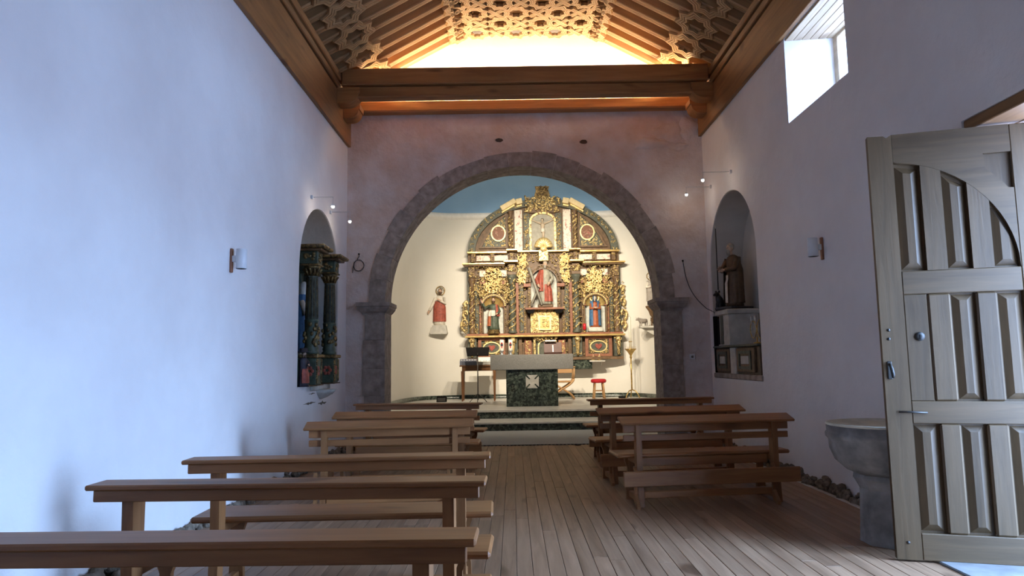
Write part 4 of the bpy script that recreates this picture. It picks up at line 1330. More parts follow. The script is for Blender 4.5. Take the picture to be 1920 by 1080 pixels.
# green marble ledge under the altarpiece
rbox('marble_ledge', -95, 88, -16, 1.5, -0.02, 0.16, 'green_granite', 0.004)
# predella
rbox('base_moulding', -147, 147, 1.6, 7, -0.03, 0.20, 'poly_brown')
rbox('predella_cornice', -151, 151, 46, 49.5, -0.03, 0.27, 'gold_smooth')
rbox('predella_cornice', -148, 148, 49.6, 53, -0.03, 0.22, 'poly_red')
for s in (-1, 1):
    a, b = s * 76, s * 127
    rbox('predella_panel', a, b, 8, 45.5, -0.03, 0.06, 'poly_green')
    P = [(min(a, b), 7.5), (max(a, b), 7.5), (max(a, b), 45.5), (min(a, b), 45.5)]
    Q = [(min(a, b) + 6, 12.5), (max(a, b) - 6, 12.5), (max(a, b) - 6, 40.5), (min(a, b) + 6, 40.5)]
    MB().ring([(p[0] * S, p[1] * S) for p in P], [(p[0] * S, p[1] * S) for p in Q], -0.12, -0.061, 'Y').build('panel_frame', 'poly_red', rt_)
    c = (a + b) / 2
    o_ = [((c + 17 * math.cos(2 * PI * i / 28)) * S, (26.5 + 11.5 * math.sin(2 * PI * i / 28)) * S) for i in range(28)]
    i_ = [((c + 14.5 * math.cos(2 * PI * i / 28)) * S, (26.5 + 9.3 * math.sin(2 * PI * i / 28)) * S) for i in range(28)]
    MB().ring(o_, i_, -0.095, -0.061, 'Y').build('oval_frame', 'gold_bright', rt_)
    hpts = []
    for i in range(22):
        q = 2 * PI * i / 22
        hpts.append((c + 0.42 * 16 * math.sin(q) ** 3, 26.5 + 0.42 * (13 * math.cos(q) - 5 * math.cos(2 * q) - 2 * math.cos(3 * q) - math.cos(4 * q))))
    rprism('heart_relief', hpts, 0.0605, 0.085, 'robe_red')
    carving('carved_foliage', min(a, b) + 8, max(a, b) - 8, 14, 39, 0.066, 34, 2.6, inside=lambda u, v, c=c: ((u - c) / 18) ** 2 + ((v - 26.5) / 12.5) ** 2 > 1)
    # pedestals below the columns with scroll corbels
    for (uu, wd) in ((61, 9), (138, 8)):
        rbox('pedestal', s * uu - wd, s * uu + wd, 7.5, 45.5, -0.03, 0.17, 'poly_green')
        m = MB()
        pts = [(s * uu * S, -0.19 - 0.05 * math.sin(PI * i / 10), (10 + 34 * i / 10) * S) for i in range(11)]
        m.tube(pts, [0.03 + 0.035 * (i / 10) for i in range(11)], 8)
        m.ball((s * uu * S, -0.27, 40 * S), (0.085, 0.05, 0.06), 10, 7)
        scrolls(m, s * uu - wd + 2, s * uu + wd - 2, 10, 44, 0.18, 12, 3.2)
        m.build('scroll_corbel', 'gold_carving', rt_)
    # red panels of the middle section
    rbox('red_panel', s * 32 - 6.5, s * 32 + 6.5, 11, 41, -0.03, 0.07, 'poly_red')
    carving('carved_foliage', s * 32 - 4, s * 32 + 4, 14, 38, 0.074, 12, 2.6, 'gold_bright')
    rbox('small_pilaster', s * 20 - 2.2, s * 20 + 2.2, 8, 45, -0.03, 0.11, 'gold_carving')
    rbox('small_pilaster', s * 47 - 3.4, s * 47 + 3.4, 8, 45, -0.03, 0.11, 'poly_brown')
rbox('middle_panel', -17, 17, 8, 45, -0.03, 0.05, 'poly_green')
o_ = [(x * S, z * S) for x, z in arch_poly(-14, 14, 9, 27, 16)]
i_ = [(x * S, z * S) for x, z in arch_poly(-11.5, 11.5, 9, 27, 16)]
MB().ring(o_[1:] + o_[:1], i_[1:] + i_[:1], -0.085, -0.051, 'Y', closed=False).build('arched_frame', 'gold_bright', rt_)
carving('carved_foliage', -22, 22, 39, 47, 0.17, 22, 3.0)

# main storey: columns
def column(u, v0, v1, r, d, mat, vine=True, n=10):
    c = MB()
    h_ = (v1 - v0)
    prof = [(r * 1.5, 0), (r * 1.5, 2), (r * 1.2, 3.2), (r * 1.35, 4.5), (r * 1.05, 6), (r * 1.0, h_ * 0.33), (r * 1.18, h_ * 0.345), (r * 1.0, h_ * 0.36), (r * 0.85, h_ * 0.84), (r * 1.1, h_ * 0.85), (r * 0.9, h_ * 0.87), (r * 1.15, h_ * 0.91), (r * 1.55, h_ * 0.965), (r * 1.6, h_)]
    c.lathe([(a * S, b * S) for a, b in prof], (u * S, -d, v0 * S), 16, flute=0.05, nf=8)
    o = c.build('column', mat, rt_)
    if vine:
        m = MB()
        for turn in (0, PI):
            pts = []; rad = []
            for i in range(40):
                f = i / 39
                a = turn + f * 2 * PI * 3.2
                pts.append((u * S + r * 1.12 * S * math.cos(a), -d + r * 1.12 * S * math.sin(a), (v0 + 6 + (h_ * 0.84 - 6) * f) * S))
                rad.append(0.012 + 0.008 * math.sin(f * 60) ** 2)
            m.tube(pts, rad, 5)
        for i in range(n * 3):
            f = frnd.random(); a = frnd.uniform(PI, 2 * PI)
            m.ball((u * S + r * 1.15 * S * math.cos(a), -d + r * 1.15 * S * math.sin(a), (v0 + 6 + (h_ - 6) * f) * S), (0.026, 0.02, 0.034), 6, 4)
        m.build('vine', 'gold_carving', o)
for s in (-1, 1):
    column(s * 61, 53.2, 164, 5.6, 0.17, 'poly_green')
    column(s * 138, 53.2, 160, 4.2, 0.10, 'poly_brown', True, 7)
    rbox('red_strip', s * 51.5 - 2.6, s * 51.5 + 2.6, 53.2, 150, -0.03, 0.06, 'poly_red')
    for (uu, v1, mt) in ((43, 142, 'poly_green'), (36.5, 96, 'poly_brown'), (128.5, 150, 'poly_green'), (75, 130, 'poly_brown'), (121, 120, 'poly_red')):
        rbox('pilaster', s * uu - 3.4, s * uu + 3.4, 53.2, v1, -0.03, 0.045, mt)
        carving('carved_foliage', s * uu - 1.8, s * uu + 1.8, 55, v1 - 1, 0.052, int((v1 - 53) / 3.2), 2.2)
    rbox('capital', s * 61 - 8.5, s * 61 + 8.5, 164.2, 170, -0.03, 0.26, 'poly_brown')
    carving('carved_foliage', s * 61 - 8, s * 61 + 8, 170, 183, 0.20, 14, 3.6)
    rbox('entablature_block', s * 61 - 7, s * 61 + 7, 170.2, 187, -0.03, 0.18, 'poly_brown')
    rbox('entablature_block', s * 138 - 6, s * 138 + 6, 161, 181, -0.03, 0.14, 'poly_brown')
    carving('carved_foliage', s * 138 - 5, s * 138 + 5, 162, 180, 0.145, 12, 2.8)
    # side niche: reveal, back, conch, archivolt
    c = s * 97
    rbox('niche_back', c - 19, c + 19, 54, 104, -0.03, 0.005, 'poly_pale', 0)
    m = MB()
    vs = []; fs = []
    nn, kk = 20, 8
    for k in range(kk + 1):
        b = PI / 2 * k / kk
        for i in range(nn + 1):
            a = PI * i / nn
            fl_ = 1 - 0.05 * (i % 2)
            vs.append(((c + 20 * math.cos(a) * math.cos(b) * fl_) * S, -0.135 + 0.135 * math.sin(b) * 1.0, (104 + 20 * math.sin(a) * math.cos(b) * fl_) * S))
    for k in range(kk):
        for i in range(nn):
            fs.append((k * (nn + 1) + i, k * (nn + 1) + i + 1, (k + 1) * (nn + 1) + i + 1, (k + 1) * (nn + 1) + i))
    m.add(vs, fs, True)
    m.build('shell_conch', 'gold_smooth', rt_)
    for q in (-1, 1):
        rbox('niche_reveal', c + q * 19.2, c + q * 22, 54, 103.8, -0.03, 0.14, 'poly_brown')
    rbox('niche_impost', c - 23, c - 17, 103.9, 106.2, -0.03, 0.16, 'poly_red')
    rbox('niche_impost', c + 17, c + 23, 103.9, 106.2, -0.03, 0.16, 'poly_red')
    o_ = [((c + 24.5 * math.cos(PI * i / 24)) * S, (106.4 + 22.5 * math.sin(PI * i / 24)) * S) for i in range(25)]
    i_ = [((c + 19.5 * math.cos(PI * i / 24)) * S, (106.4 + 17.5 * math.sin(PI * i / 24)) * S) for i in range(25)]
    MB().ring(o_, i_, -0.17, 0.02, 'Y', closed=False).build('archivolt', 'poly_brown', rt_)
    m = MB()
    for i in range(21):
        a = PI * i / 20
        m.ball(((c + 22 * math.cos(a)) * S, -0.178, (106.4 + 20 * math.sin(a)) * S), (0.026, 0.015, 0.022), 7, 5)
    m.build('bead_moulding', 'gold_bright', rt_)
    carving('carved_foliage', c - 24, c + 24, 122, 160, 0.03, 90, 4.2, inside=lambda u, v, c=c: ((u - c) / 25) ** 2 + ((v - 106) / 23.5) ** 2 > 1)
    carving('carved_foliage', c - 14, c + 14, 132, 178, 0.10, 60, 4.6, 'gold_bright')
    carving('carved_foliage', s * 125 - 8, s * 125 + 8, 125, 160, 0.06, 26, 3.6)
    carving('carved_foliage', s * 74 - 6, s * 74 + 6, 110, 160, 0.06, 30, 3.4)
    for q in (-1, 1):
        rbox('flower_panel', c + q * 20 - 6.5, c + q * 20 + 6.5, 163, 175, -0.03, 0.05, 'painted_white', 0.004)
        rbox('red_block', c + q * 21 - 5, c + q * 21 + 5, 148, 156, -0.03, 0.055, 'poly_red')
    # main cornice and second frieze
    rbox('main_cornice', s * 74, s * 153, 182, 184.4, -0.03, 0.25, 'poly_brown')
    rbox('main_cornice', s * 74, s * 155, 184.5, 187.4, -0.03, 0.32, 'gold_smooth')
    rbox('main_cornice', s * 49, s * 76, 187.5, 191, -0.03, 0.40, 'gold_smooth')
    for (u0, u1) in ((101, 129), (68, 95)):
        rbox('flower_panel', s * u0, s * u1, 193.5, 204, -0.03, 0.055, 'painted_white', 0.004)
    for uu in (61, 98, 135):
        rbox('frieze_bracket', s * uu - 4, s * uu + 4, 191.2, 207, -0.03, 0.13 if uu != 61 else 0.24, 'poly_brown')
        carving('carved_foliage', s * uu - 3, s * uu + 3, 192, 206, 0.135 if uu != 61 else 0.245, 7, 2.4)
    rbox('upper_cornice', s * 70, s * 146, 207.2, 210.6, -0.03, 0.20, 'gold_smooth')
    rbox('upper_cornice', s * 50, s * 71, 211, 214, -0.03, 0.28, 'gold_smooth')
    # gilded side wings
    m = MB()
    for (cv, r, n_) in ((72, 13, 20), (92, 9, 16), (112, 6, 14)) if s < 0 else ((68, 9, 16), (88, 11, 18), (112, 8, 14), (138, 6, 14)):
        pts = []; rad = []
        for i in range(n_):
            f = i / (n_ - 1)
            a = -PI / 2 + 5.4 * f
            rr_ = r * (1 - 0.6 * f)
            pts.append((s * (147 + r * 0.35 + rr_ * math.cos(a) * 0.7) * S, -0.02 - 0.02 * f, (cv + rr_ * math.sin(a)) * S))
            rad.append((0.045 - 0.02 * f))
        m.tube(pts, rad, 7)
    scrolls(m, s * 148, s * 156, 56, 112 if s < 0 else 150, 0.0, 30, 3.6)
    o = m.build('carved_wing', 'gold_carving', rt_)
    rbox('edge_strip', s * 143.5, s * 147, 53.2, 181, -0.03, 0.03, 'poly_green')
    # attic storey
    rbox('white_pilaster', s * 47 - 7.5, s * 47 + 7.5, 212 if s < 0 else 212, 292, -0.03, 0.09, 'painted_white', 0.004)
    column(s * 62, 214.2, 290, 3.2, 0.10, 'poly_brown', True, 5)
    rbox('gold_strip_board', s * 31 - 6, s * 31 + 6, 212, 286, -0.03, 0.04, 'poly_green')
    carving('carved_foliage', s * 31 - 4, s * 31 + 4, 214, 284, 0.046, 34, 2.8)
    # medallion between mouldings
    c = s * 86
    o_ = [((c + 14.5 * math.cos(2 * PI * i / 28)) * S, (247 + 16 * math.sin(2 * PI * i / 28)) * S) for i in range(28)]
    i_ = [((c + 12 * math.cos(2 * PI * i / 28)) * S, (247 + 13.5 * math.sin(2 * PI * i / 28)) * S) for i in range(28)]
    MB().ring(o_, i_, -0.07, -0.025, 'Y').build('medallion_frame', 'gold_bright', rt_)
    rprism('painted_medallion', [(c + 12 * math.cos(2 * PI * i / 28), 247 + 13.5 * math.sin(2 * PI * i / 28)) for i in range(28)], 0.0, 0.035, 'painted_scene')
    tri = [(s * 69, 218), (s * 124, 218), (s * 112, 242), (s * 96, 266), (s * 69, 288)]
    tr2 = [(s * 72, 221), (s * 118, 221), (s * 108, 240), (s * 93.5, 263), (s * 72, 282)]
    MB().ring([(a * S, b * S) for a, b in tri], [(a * S, b * S) for a, b in tr2], -0.06, 0.03, 'Y').build('spandrel_frame', 'poly_brown', rt_)
    rprism('spandrel_panel', tr2, -0.03, 0.0, 'poly_green')
    carving('carved_foliage', min(s * 72, s * 118), max(s * 72, s * 118), 222, 280, 0.012, 40, 2.8, 'gold_bright', inside=lambda u, v, c=c, s=s: abs(u) < 122 - (v - 221) * 0.72 and abs(u) > 73 and ((u - c) / 15.5) ** 2 + ((v - 247) / 17) ** 2 > 1)
    # broken pediment blocks
    for (cu, cv, hw, hh, an) in ((66, 301, 16, 5, 30), (45, 307, 6, 5.5, 12)):
        Mx = Matrix.Translation((s * cu * S, 0, cv * S)) @ Matrix.Rotation(math.radians(an) * s, 4, 'Y')
        MB().box(-hw * S, hw * S, -0.26, -0.02, -hh * S, hh * S, 0.012, Mx).build('pediment_block', 'cream_gilt', rt_)
        Mx2 = Matrix.Translation((s * cu * S, 0, (cv - hh - 2.6) * S)) @ Matrix.Rotation(math.radians(an) * s, 4, 'Y')
        MB().box(-hw * 0.92 * S, hw * 0.92 * S, -0.20, -0.02, -1.6 * S, 1.6 * S, 0.008, Mx2).build('pediment_moulding', 'gold_bright', rt_)
rbox('upper_cornice', -49.5, 49.5, 208.8, 211.8, -0.03, 0.17, 'gold_smooth')
# attic arch border
o_ = [(145 * math.cos(PI * i / 40) * S, (211 + 103 * math.sin(PI * i / 40)) * S) for i in range(41)]
i_ = [(131 * math.cos(PI * i / 40) * S, (211 + 90 * math.sin(PI * i / 40)) * S) for i in range(41)]
MB().ring(o_, i_, -0.10, 0.03, 'Y', closed=False).build('attic_arch', 'poly_green', rt_)
m = MB()
for i in range(30):
    a = PI * (i + 0.5) / 30
    if abs(math.cos(a)) > 0.28:
        u, v = 138 * math.cos(a), 211 + 96.5 * math.sin(a)
        scrolls(m, u - 3.5, u + 3.5, v - 3.5, v + 3.5, 0.10, 3, 3.4)
o = m.build('arch_carving', 'gold_carving', rt_); o['kind'] = 'stuff'
# crown
carving('crown_foliage', -33, 33, 290, 318, 0.12, 80, 5.0)
rbox('crown_board', -30, 30, 286, 314, -0.03, 0.08, 'poly_brown')
rprism('cartouche', [(-13, 312), (13, 312), (15, 320), (12, 330), (14, 339), (6, 341), (0, 343), (-6, 341), (-14, 339), (-12, 330), (-15, 320)], 0.0, 0.12, 'gold_dull')
carving('cartouche_carving', -10, 10, 314, 339, 0.125, 26, 3.4, 'gold_dull')
# crucifixion panel
o_ = [(x * S, z * S) for x, z in arch_poly(-26, 26, 212, 268, 18, 20)]
i_ = [(x * S, z * S) for x, z in arch_poly(-22, 22, 212, 268, 18, 16)]
MB().ring(o_[1:] + o_[:1], i_[1:] + i_[:1], -0.085, 0.03, 'Y', closed=False).build('crucifix_frame', 'gold_carving', rt_)
rprism('crucifix_panel', arch_poly(-22, 22, 212, 268, 18, 16), 0.0, 0.012, 'cross_wood')
# shell over the central niche
m = MB()
for i in range(9):
    a = PI * (0.08 + 0.84 * i / 8)
    m.tube([(0, -0.30, 214 * S), (9 * math.cos(a) * S, -0.34, (215 + 12 * math.sin(a)) * S), (17 * math.cos(a) * S, -0.30, (214 + 19 * math.sin(a)) * S)], [0.02, 0.045, 0.05], 7)
m.ball((0, -0.31, 213 * S), (0.09, 0.05, 0.07), 10, 7)
m.build('shell_ornament', 'gold_bright', rt_)
rbox('shell_bracket', -9, 9, 190, 212, -0.03, 0.26, 'gold_carving')
# central niche
rprism('niche_back', arch_poly(-25, 25, 101, 150, 20), -0.03, 0.004, 'poly_pale')
o_ = [(x * S, z * S) for x, z in arch_poly(-34, 34, 100, 150, 28)]
i_ = [(x * S, z * S) for x, z in arch_poly(-25, 25, 100, 150, 28)]
MB().ring(o_[2:], i_[2:], -0.20, 0.02, 'Y', closed=False).build('archivolt', 'poly_brown', rt_)
m = MB()
for i in range(25):
    a = PI * i / 24
    scrolls(m, 29.5 * math.cos(a) - 1, 29.5 * math.cos(a) + 1, 150 + 29.5 * math.sin(a) - 1, 150 + 29.5 * math.sin(a) + 1, 0.205, 2, 2.6)
o = m.build('archivolt_carving', 'gold_dull', rt_); o['kind'] = 'stuff'
for s in (-1, 1):
    rbox('niche_jamb', s * 25.2, s * 31, 101, 149.8, -0.03, 0.14, 'poly_brown')
    carving('carved_foliage', s * 28 - 1.6, s * 28 + 1.6, 103, 146, 0.145, 14, 2.2)
    rbox('niche_impost', s * 25, s * 39, 141, 147.5, -0.03, 0.21, 'poly_red')
    carving('carved_foliage', s * 41 - 8, s * 41 + 8, 150, 205, 0.05, 70, 4.4, 'gold_bright', inside=lambda u, v: u * u + (v - 150) ** 2 > 36 ** 2)
    rprism('ledge_corbel', [(s * 18, 96.8), (s * 36, 96.8), (s * 31, 90), (s * 22, 90)], 0.0, 0.30, 'black_matte')
rbox('niche_ledge', -37, 37, 97, 100.6, -0.03, 0.34, 'poly_red')
# tabernacle
rbox('tabernacle', -27, 27, 53.5, 96.5, -0.03, 0.13, 'gold_carving')
o = rbox('tabernacle_door', -12, 12, 58, 86, 0.131, 0.16, 'gold_smooth')
P = [(-12, 58), (12, 58), (12, 86), (-12, 86)]; Q = [(-9, 61), (9, 61), (9, 83), (-9, 83)]
MB().ring([(a * S, b * S) for a, b in P], [(a * S, b * S) for a, b in Q], -0.185, -0.1605, 'Y').build('door_frame', 'gold_bright', o)
carving('door_relief', -6, 6, 64, 80, 0.165, 16, 2.6, 'gold_bright', parent=o)
for s in (-1, 1):
    carving('carved_foliage', s * 20 - 5, s * 20 + 5, 55, 92, 0.135, 30, 3.6, 'gold_bright')
carving('carved_foliage', -14, 14, 86, 96, 0.135, 18, 3.4, 'gold_bright')

# low relief foliage filling the flat grounds
def free(u, v):
    a = abs(u)
    if a < 36 and v < 187: return False
    if a < 12: return False
    if ((a - 97) / 25) ** 2 + ((max(v, 106) - 106) / 24) ** 2 < 1: return False
    return True
carving('low_relief', -134, 134, 56, 181, 0.026, 420, 2.7, inside=free)
carving('low_relief', -56, 56, 188, 208, 0.03, 50, 2.6)
carving('low_relief', -128, 128, 192, 207, 0.03, 60, 2.0)
carving('predella_relief', -145, 145, 8, 45, 0.03, 90, 2.2)
carving('cornice_relief', -146, 146, 178, 182, 0.16, 60, 2.0)

# ------------------------------------------------------------------ statues of the altarpiece
def rpos(u, v, d):
    return (0.85 + u * S, YR - d, 1.31 + v * S)
GA = None
# central saint with the diagonal cross
t = thing('saint_statue', 'bearded saint statue in grey and red holding a diagonal cross, in the central niche', 'statue', rpos(2, 101, 0.18))
sz = 1.14
MB().box(-0.2, 0.2, -0.09, 0.09, 0.0, 0.085, 0.02).build('base', 'poly_brown', t)
g = bpy.data.objects.new('figure', None)
def up_(o, dz):
    if o.parent is not t: return o
    o.location = (o.location.x, o.location.y, o.location.z + dz); return o
kids = []
def mark():
    return set(bpy.data.objects)
b0 = mark()
robe(t, sz * 0.98, 'robe_grey', 1.0, 0.09, 'robe', 0.3)
drape(t, sz, 'robe_red', PI * 0.62, PI * 1.42, 0.30, 0.80, 0.155, 0.115, 0.09, 'red_cloak', 1.1, 0.5)
drape(t, sz, 'robe_red', PI * 1.45, PI * 1.98, 0.06, 0.46, 0.155, 0.125, 0.10, 'red_skirt_fold', 1.08, 2.0)
head(t, Vector((0.01, -0.02, 0.945)) * sz, sz * 1.0, 'skin_paint', 'beard_grey', True, True, None, -0.25)
arm(t, sz, [(-0.11, 0, 0.75), (-0.20, -0.04, 0.58), (-0.165, -0.12, 0.46)], 'robe_red', 'skin_paint')
arm(t, sz, [(0.115, 0, 0.75), (0.175, -0.05, 0.60), (0.10, -0.13, 0.50)], 'robe_grey', 'skin_paint')
for o in mark() - b0: up_(o, 0.086)
MB().tube([(-0.42, -0.10, 1.06), (-0.10, -0.12, 0.06)], 0.038, 4).build('cross_beam', 'cross_wood', t)
MB().tube([(-0.36, -0.06, 0.10), (-0.06, -0.06, 0.78)], 0.034, 4).build('cross_beam', 'cross_wood', t)
# seated/standing saint of the bay beside the music stand
t = thing('saint_statue', 'small saint statue in green and rust robes in the niche behind the candles', 'statue', rpos(-97, 54, 0.14))
sz = 0.86
MB().lathe([(0.16, -0.02), (0.17, 0.0), (0.15, 0.07), (0.17, 0.085), (0.0, 0.085)], (0, -0.06, 0), 16).build('base', 'gold_dull', t)
b0 = mark()
robe(t, sz * 0.96, 'robe_green', 1.12, 0.09, 'robe', 1.0)
drape(t, sz, 'robe_rust', PI * 0.85, PI * 1.35, 0.12, 0.62, 0.17, 0.13, 0.09, 'rust_cloak', 1.1)
drape(t, sz, 'robe_white', PI * 1.1, PI * 1.6, 0.42, 0.60, 0.17, 0.135, 0.09, 'pale_sash', 1.05)
drape(t, sz, 'robe_red', -PI * 0.35, PI * 0.25, 0.42, 0.78, 0.165, 0.12, 0.08, 'red_mantle', 1.1)
head(t, Vector((0.0, -0.02, 0.93)) * sz, sz * 1.05, 'skin_paint', 'hair_brown', True, True)
arm(t, sz, [(-0.12, 0, 0.75), (-0.26, -0.05, 0.68), (-0.33, -0.08, 0.82)], 'robe_green', 'skin_paint')
arm(t, sz, [(0.12, 0, 0.74), (0.19, -0.06, 0.56), (0.12, -0.15, 0.50)], 'robe_green', 'skin_paint')
for o in mark() - b0: up_(o, 0.086)
MB().tube([(-0.42, -0.09, 1.02), (-0.24, -0.11, 0.60)], 0.013, 6).build('staff', 'iron_dark', t)
# Virgin
t = thing('virgin_statue', 'statue of a veiled woman in blue mantle and rust dress in a gilded niche', 'statue', rpos(96, 54, 0.14))
sz = 0.84
MB().box(-0.19, 0.19, -0.11, 0.09, 0.0, 0.115, 0.02).build('base', 'poly_pale', t)
b0 = mark()
robe(t, sz * 0.96, 'robe_rust', 0.98, 0.06, 'dress', 0.4)
drape(t, sz, 'robe_blue', -PI * 0.36, PI * 1.36, 0.05, 0.83, 0.172, 0.12, 0.07, 'blue_mantle', 1.08, 0.2)
head(t, Vector((0.0, -0.03, 0.93)) * sz, sz * 0.95, 'robe_white', 'hair_brown', False, True, 'robe_blue')
arm(t, sz, [(-0.12, -0.02, 0.74), (-0.15, -0.09, 0.58), (-0.03, -0.15, 0.60)], 'robe_rust', 'skin_paint')
arm(t, sz, [(0.12, -0.02, 0.74), (0.15, -0.09, 0.58), (0.03, -0.15, 0.60)], 'robe_rust', 'skin_paint')
for o in mark() - b0: up_(o, 0.116)
halo(t, (0, 0.05, 0.116 + 0.95 * sz), 0.13, 'gold_bright')
# crucifix
t = thing('crucifix', 'pale crucifix carved in the rounded top of the altarpiece', 'crucifix', rpos(0, 232, 0.014))
MB().box(-0.03, 0.03, -0.03, 0.0, 0.0, 0.66, 0.004).build('cross_upright', 'cross_wood', t)
m = MB()
m.tube([(0, -0.055, 0.05), (0.012, -0.06, 0.16), (-0.008, -0.065, 0.26), (0.0, -0.055, 0.33), (0.0, -0.06, 0.43), (0, -0.06, 0.47)], [0.020, 0.026, 0.036, 0.045, 0.058, 0.03], 9)
m.tube([(0.02, -0.058, 0.05), (0.024, -0.064, 0.16), (0.02, -0.06, 0.27)], [0.018, 0.024, 0.034], 8)
for s in (-1, 1):
    m.tube([(s * 0.035, -0.055, 0.455), (s * 0.16, -0.05, 0.50), (s * 0.29, -0.045, 0.565), (s * 0.315, -0.045, 0.575)], [0.028, 0.021, 0.015, 0.018], 7)
m.tube([(0, -0.06, 0.46), (-0.005, -0.075, 0.53)], 0.02, 7)
m.ball((-0.008, -0.085, 0.545), (0.034, 0.038, 0.046), 10, 7)
m.build('corpus', 'flesh_pale', t)
MB().ball((-0.006, -0.075, 0.56), (0.04, 0.038, 0.042), 9, 6).build('hair', 'hair_brown', t)
MB().loft([(0.22, 0.052, 0.045, 0.005, -0.06), (0.27, 0.055, 0.048, 0.005, -0.06), (0.325, 0.05, 0.05, 0, -0.058)], 14, 0.06, 6).build('loincloth', 'robe_white', t)
MB().box(-0.31, 0.31, -0.024, -0.002, 0.545, 0.585, 0.004).build('cross_arm', 'cross_wood', t)
# vigil lamp and little nativity shelf
t = thing('vigil_lamp', 'small red glass vigil lamp beside the veiled statue', 'lamp', rpos(75, 53.2, 0.20))
MB().lathe([(0.045, 0), (0.05, 0.01), (0.02, 0.03), (0.02, 0.06), (0.0, 0.06)], seg=12).build('foot', 'brass', t)
MB().lathe([(0.03, 0.061), (0.045, 0.08), (0.045, 0.22), (0.04, 0.225), (0.0, 0.225)], seg=14).build('red_cup', 'red_glass', t)
t = thing('figurine_shelf', 'small grey shelf fixed under the altarpiece panel', 'shelf', rpos(97, -3, 0.02))
MB().box(-0.2, 0.2, -0.28, 0.0, 0.0, 0.04, 0.006).build('board', 'stone_pale', t)
for s in (-1, 1):
    MB().prism([(-0.2, 0.0), (0.0, 0.0), (0.0, -0.10)], s * 0.12 - 0.012, s * 0.12 + 0.012, 'X').build('bracket', 'stone_pale', t)
for i, (dx, hh, lab) in enumerate(((-0.10, 0.15, 'tiny kneeling gilded figurine on the small grey shelf'), (0.06, 0.17, 'tiny standing gilded figurine on the small grey shelf'))):
    p = rpos(97, -3, 0.14)
    f = thing('figurine', lab, 'figurine', (p[0] + dx, p[1], p[2] + 0.0405), 0, 'figurines on the small shelf')
    MB().loft([(0, 0.06, 0.04, 0, 0), (0.04, 0.05, 0.036, 0, 0), (hh * 0.65, 0.032, 0.026, 0.012, 0), (hh * 0.75, 0.012, 0.012, 0.012, 0)], 14, 0.08, 6).build('body', 'gold_bright', f)
    MB().ball((0.012, 0, hh * 0.86), (0.019, 0.02, 0.024), 8, 6).build('head', 'skin_paint', f)

# ------------------------------------------------------------------ chancel wall statues
t = thing('christ_statue', 'statue in white and red robes with round halo on a wall bracket', 'statue', (-1.95, 18.19, 2.30))
sz = 0.98
b0 = mark()
robe(t, sz * 0.97, 'robe_white', 0.96, 0.07, 'tunic', 0.2)
drape(t, sz, 'robe_red', PI * 0.95, PI * 2.35, 0.10, 0.66, 0.165, 0.125, 0.08, 'red_mantle', 1.02, 0.8)
head(t, Vector((0.02, -0.03, 0.94)) * sz, sz * 0.95, 'skin_paint', 'hair_brown', True, True)
arm(t, sz, [(-0.11, -0.02, 0.75), (-0.19, -0.05, 0.55), (-0.26, -0.10, 0.40)], 'robe_white', 'skin_paint')
arm(t, sz, [(0.12, -0.02, 0.75), (0.16, -0.09, 0.58), (0.04, -0.15, 0.66)], 'robe_white', 'skin_paint')
for o in mark() - b0: up_(o, 0.0)
halo(t, (0.02, 0.04, 0.955 * sz), 0.13, 'gold_dull')
br = thing('statue_bracket', 'tapering grey wall bracket under the white and red statue', 'bracket', (-1.95, 18.19, 2.298))
MB().prism([(-0.17, 0), (0.17, 0), (0.21, -0.20), (-0.24, -0.20)], -0.16, 0.22, 'Y').build('block', 'stone_pale', br)
MB().prism([(-0.245, -0.2005), (0.215, -0.2005), (0.20, -0.235), (-0.22, -0.235)], -0.18, 0.22, 'Y').build('moulding', 'stone_pale', br)
sh = thing('wall_shelf', 'small wall shelf carrying animal figures beside the arch pier', 'shelf', (3.41, 17.2, 2.10))
MB().box(-0.21, 0.33, -0.16, 0.14, 0.0, 0.05, 0.008).build('board', 'stone_pale', sh)
MB().prism([(-0.16, 0), (0.33, 0), (0.33, -0.28), (0.0, -0.10)], -0.03, 0.03, 'Y').build('bracket', 'stone_pale', sh)
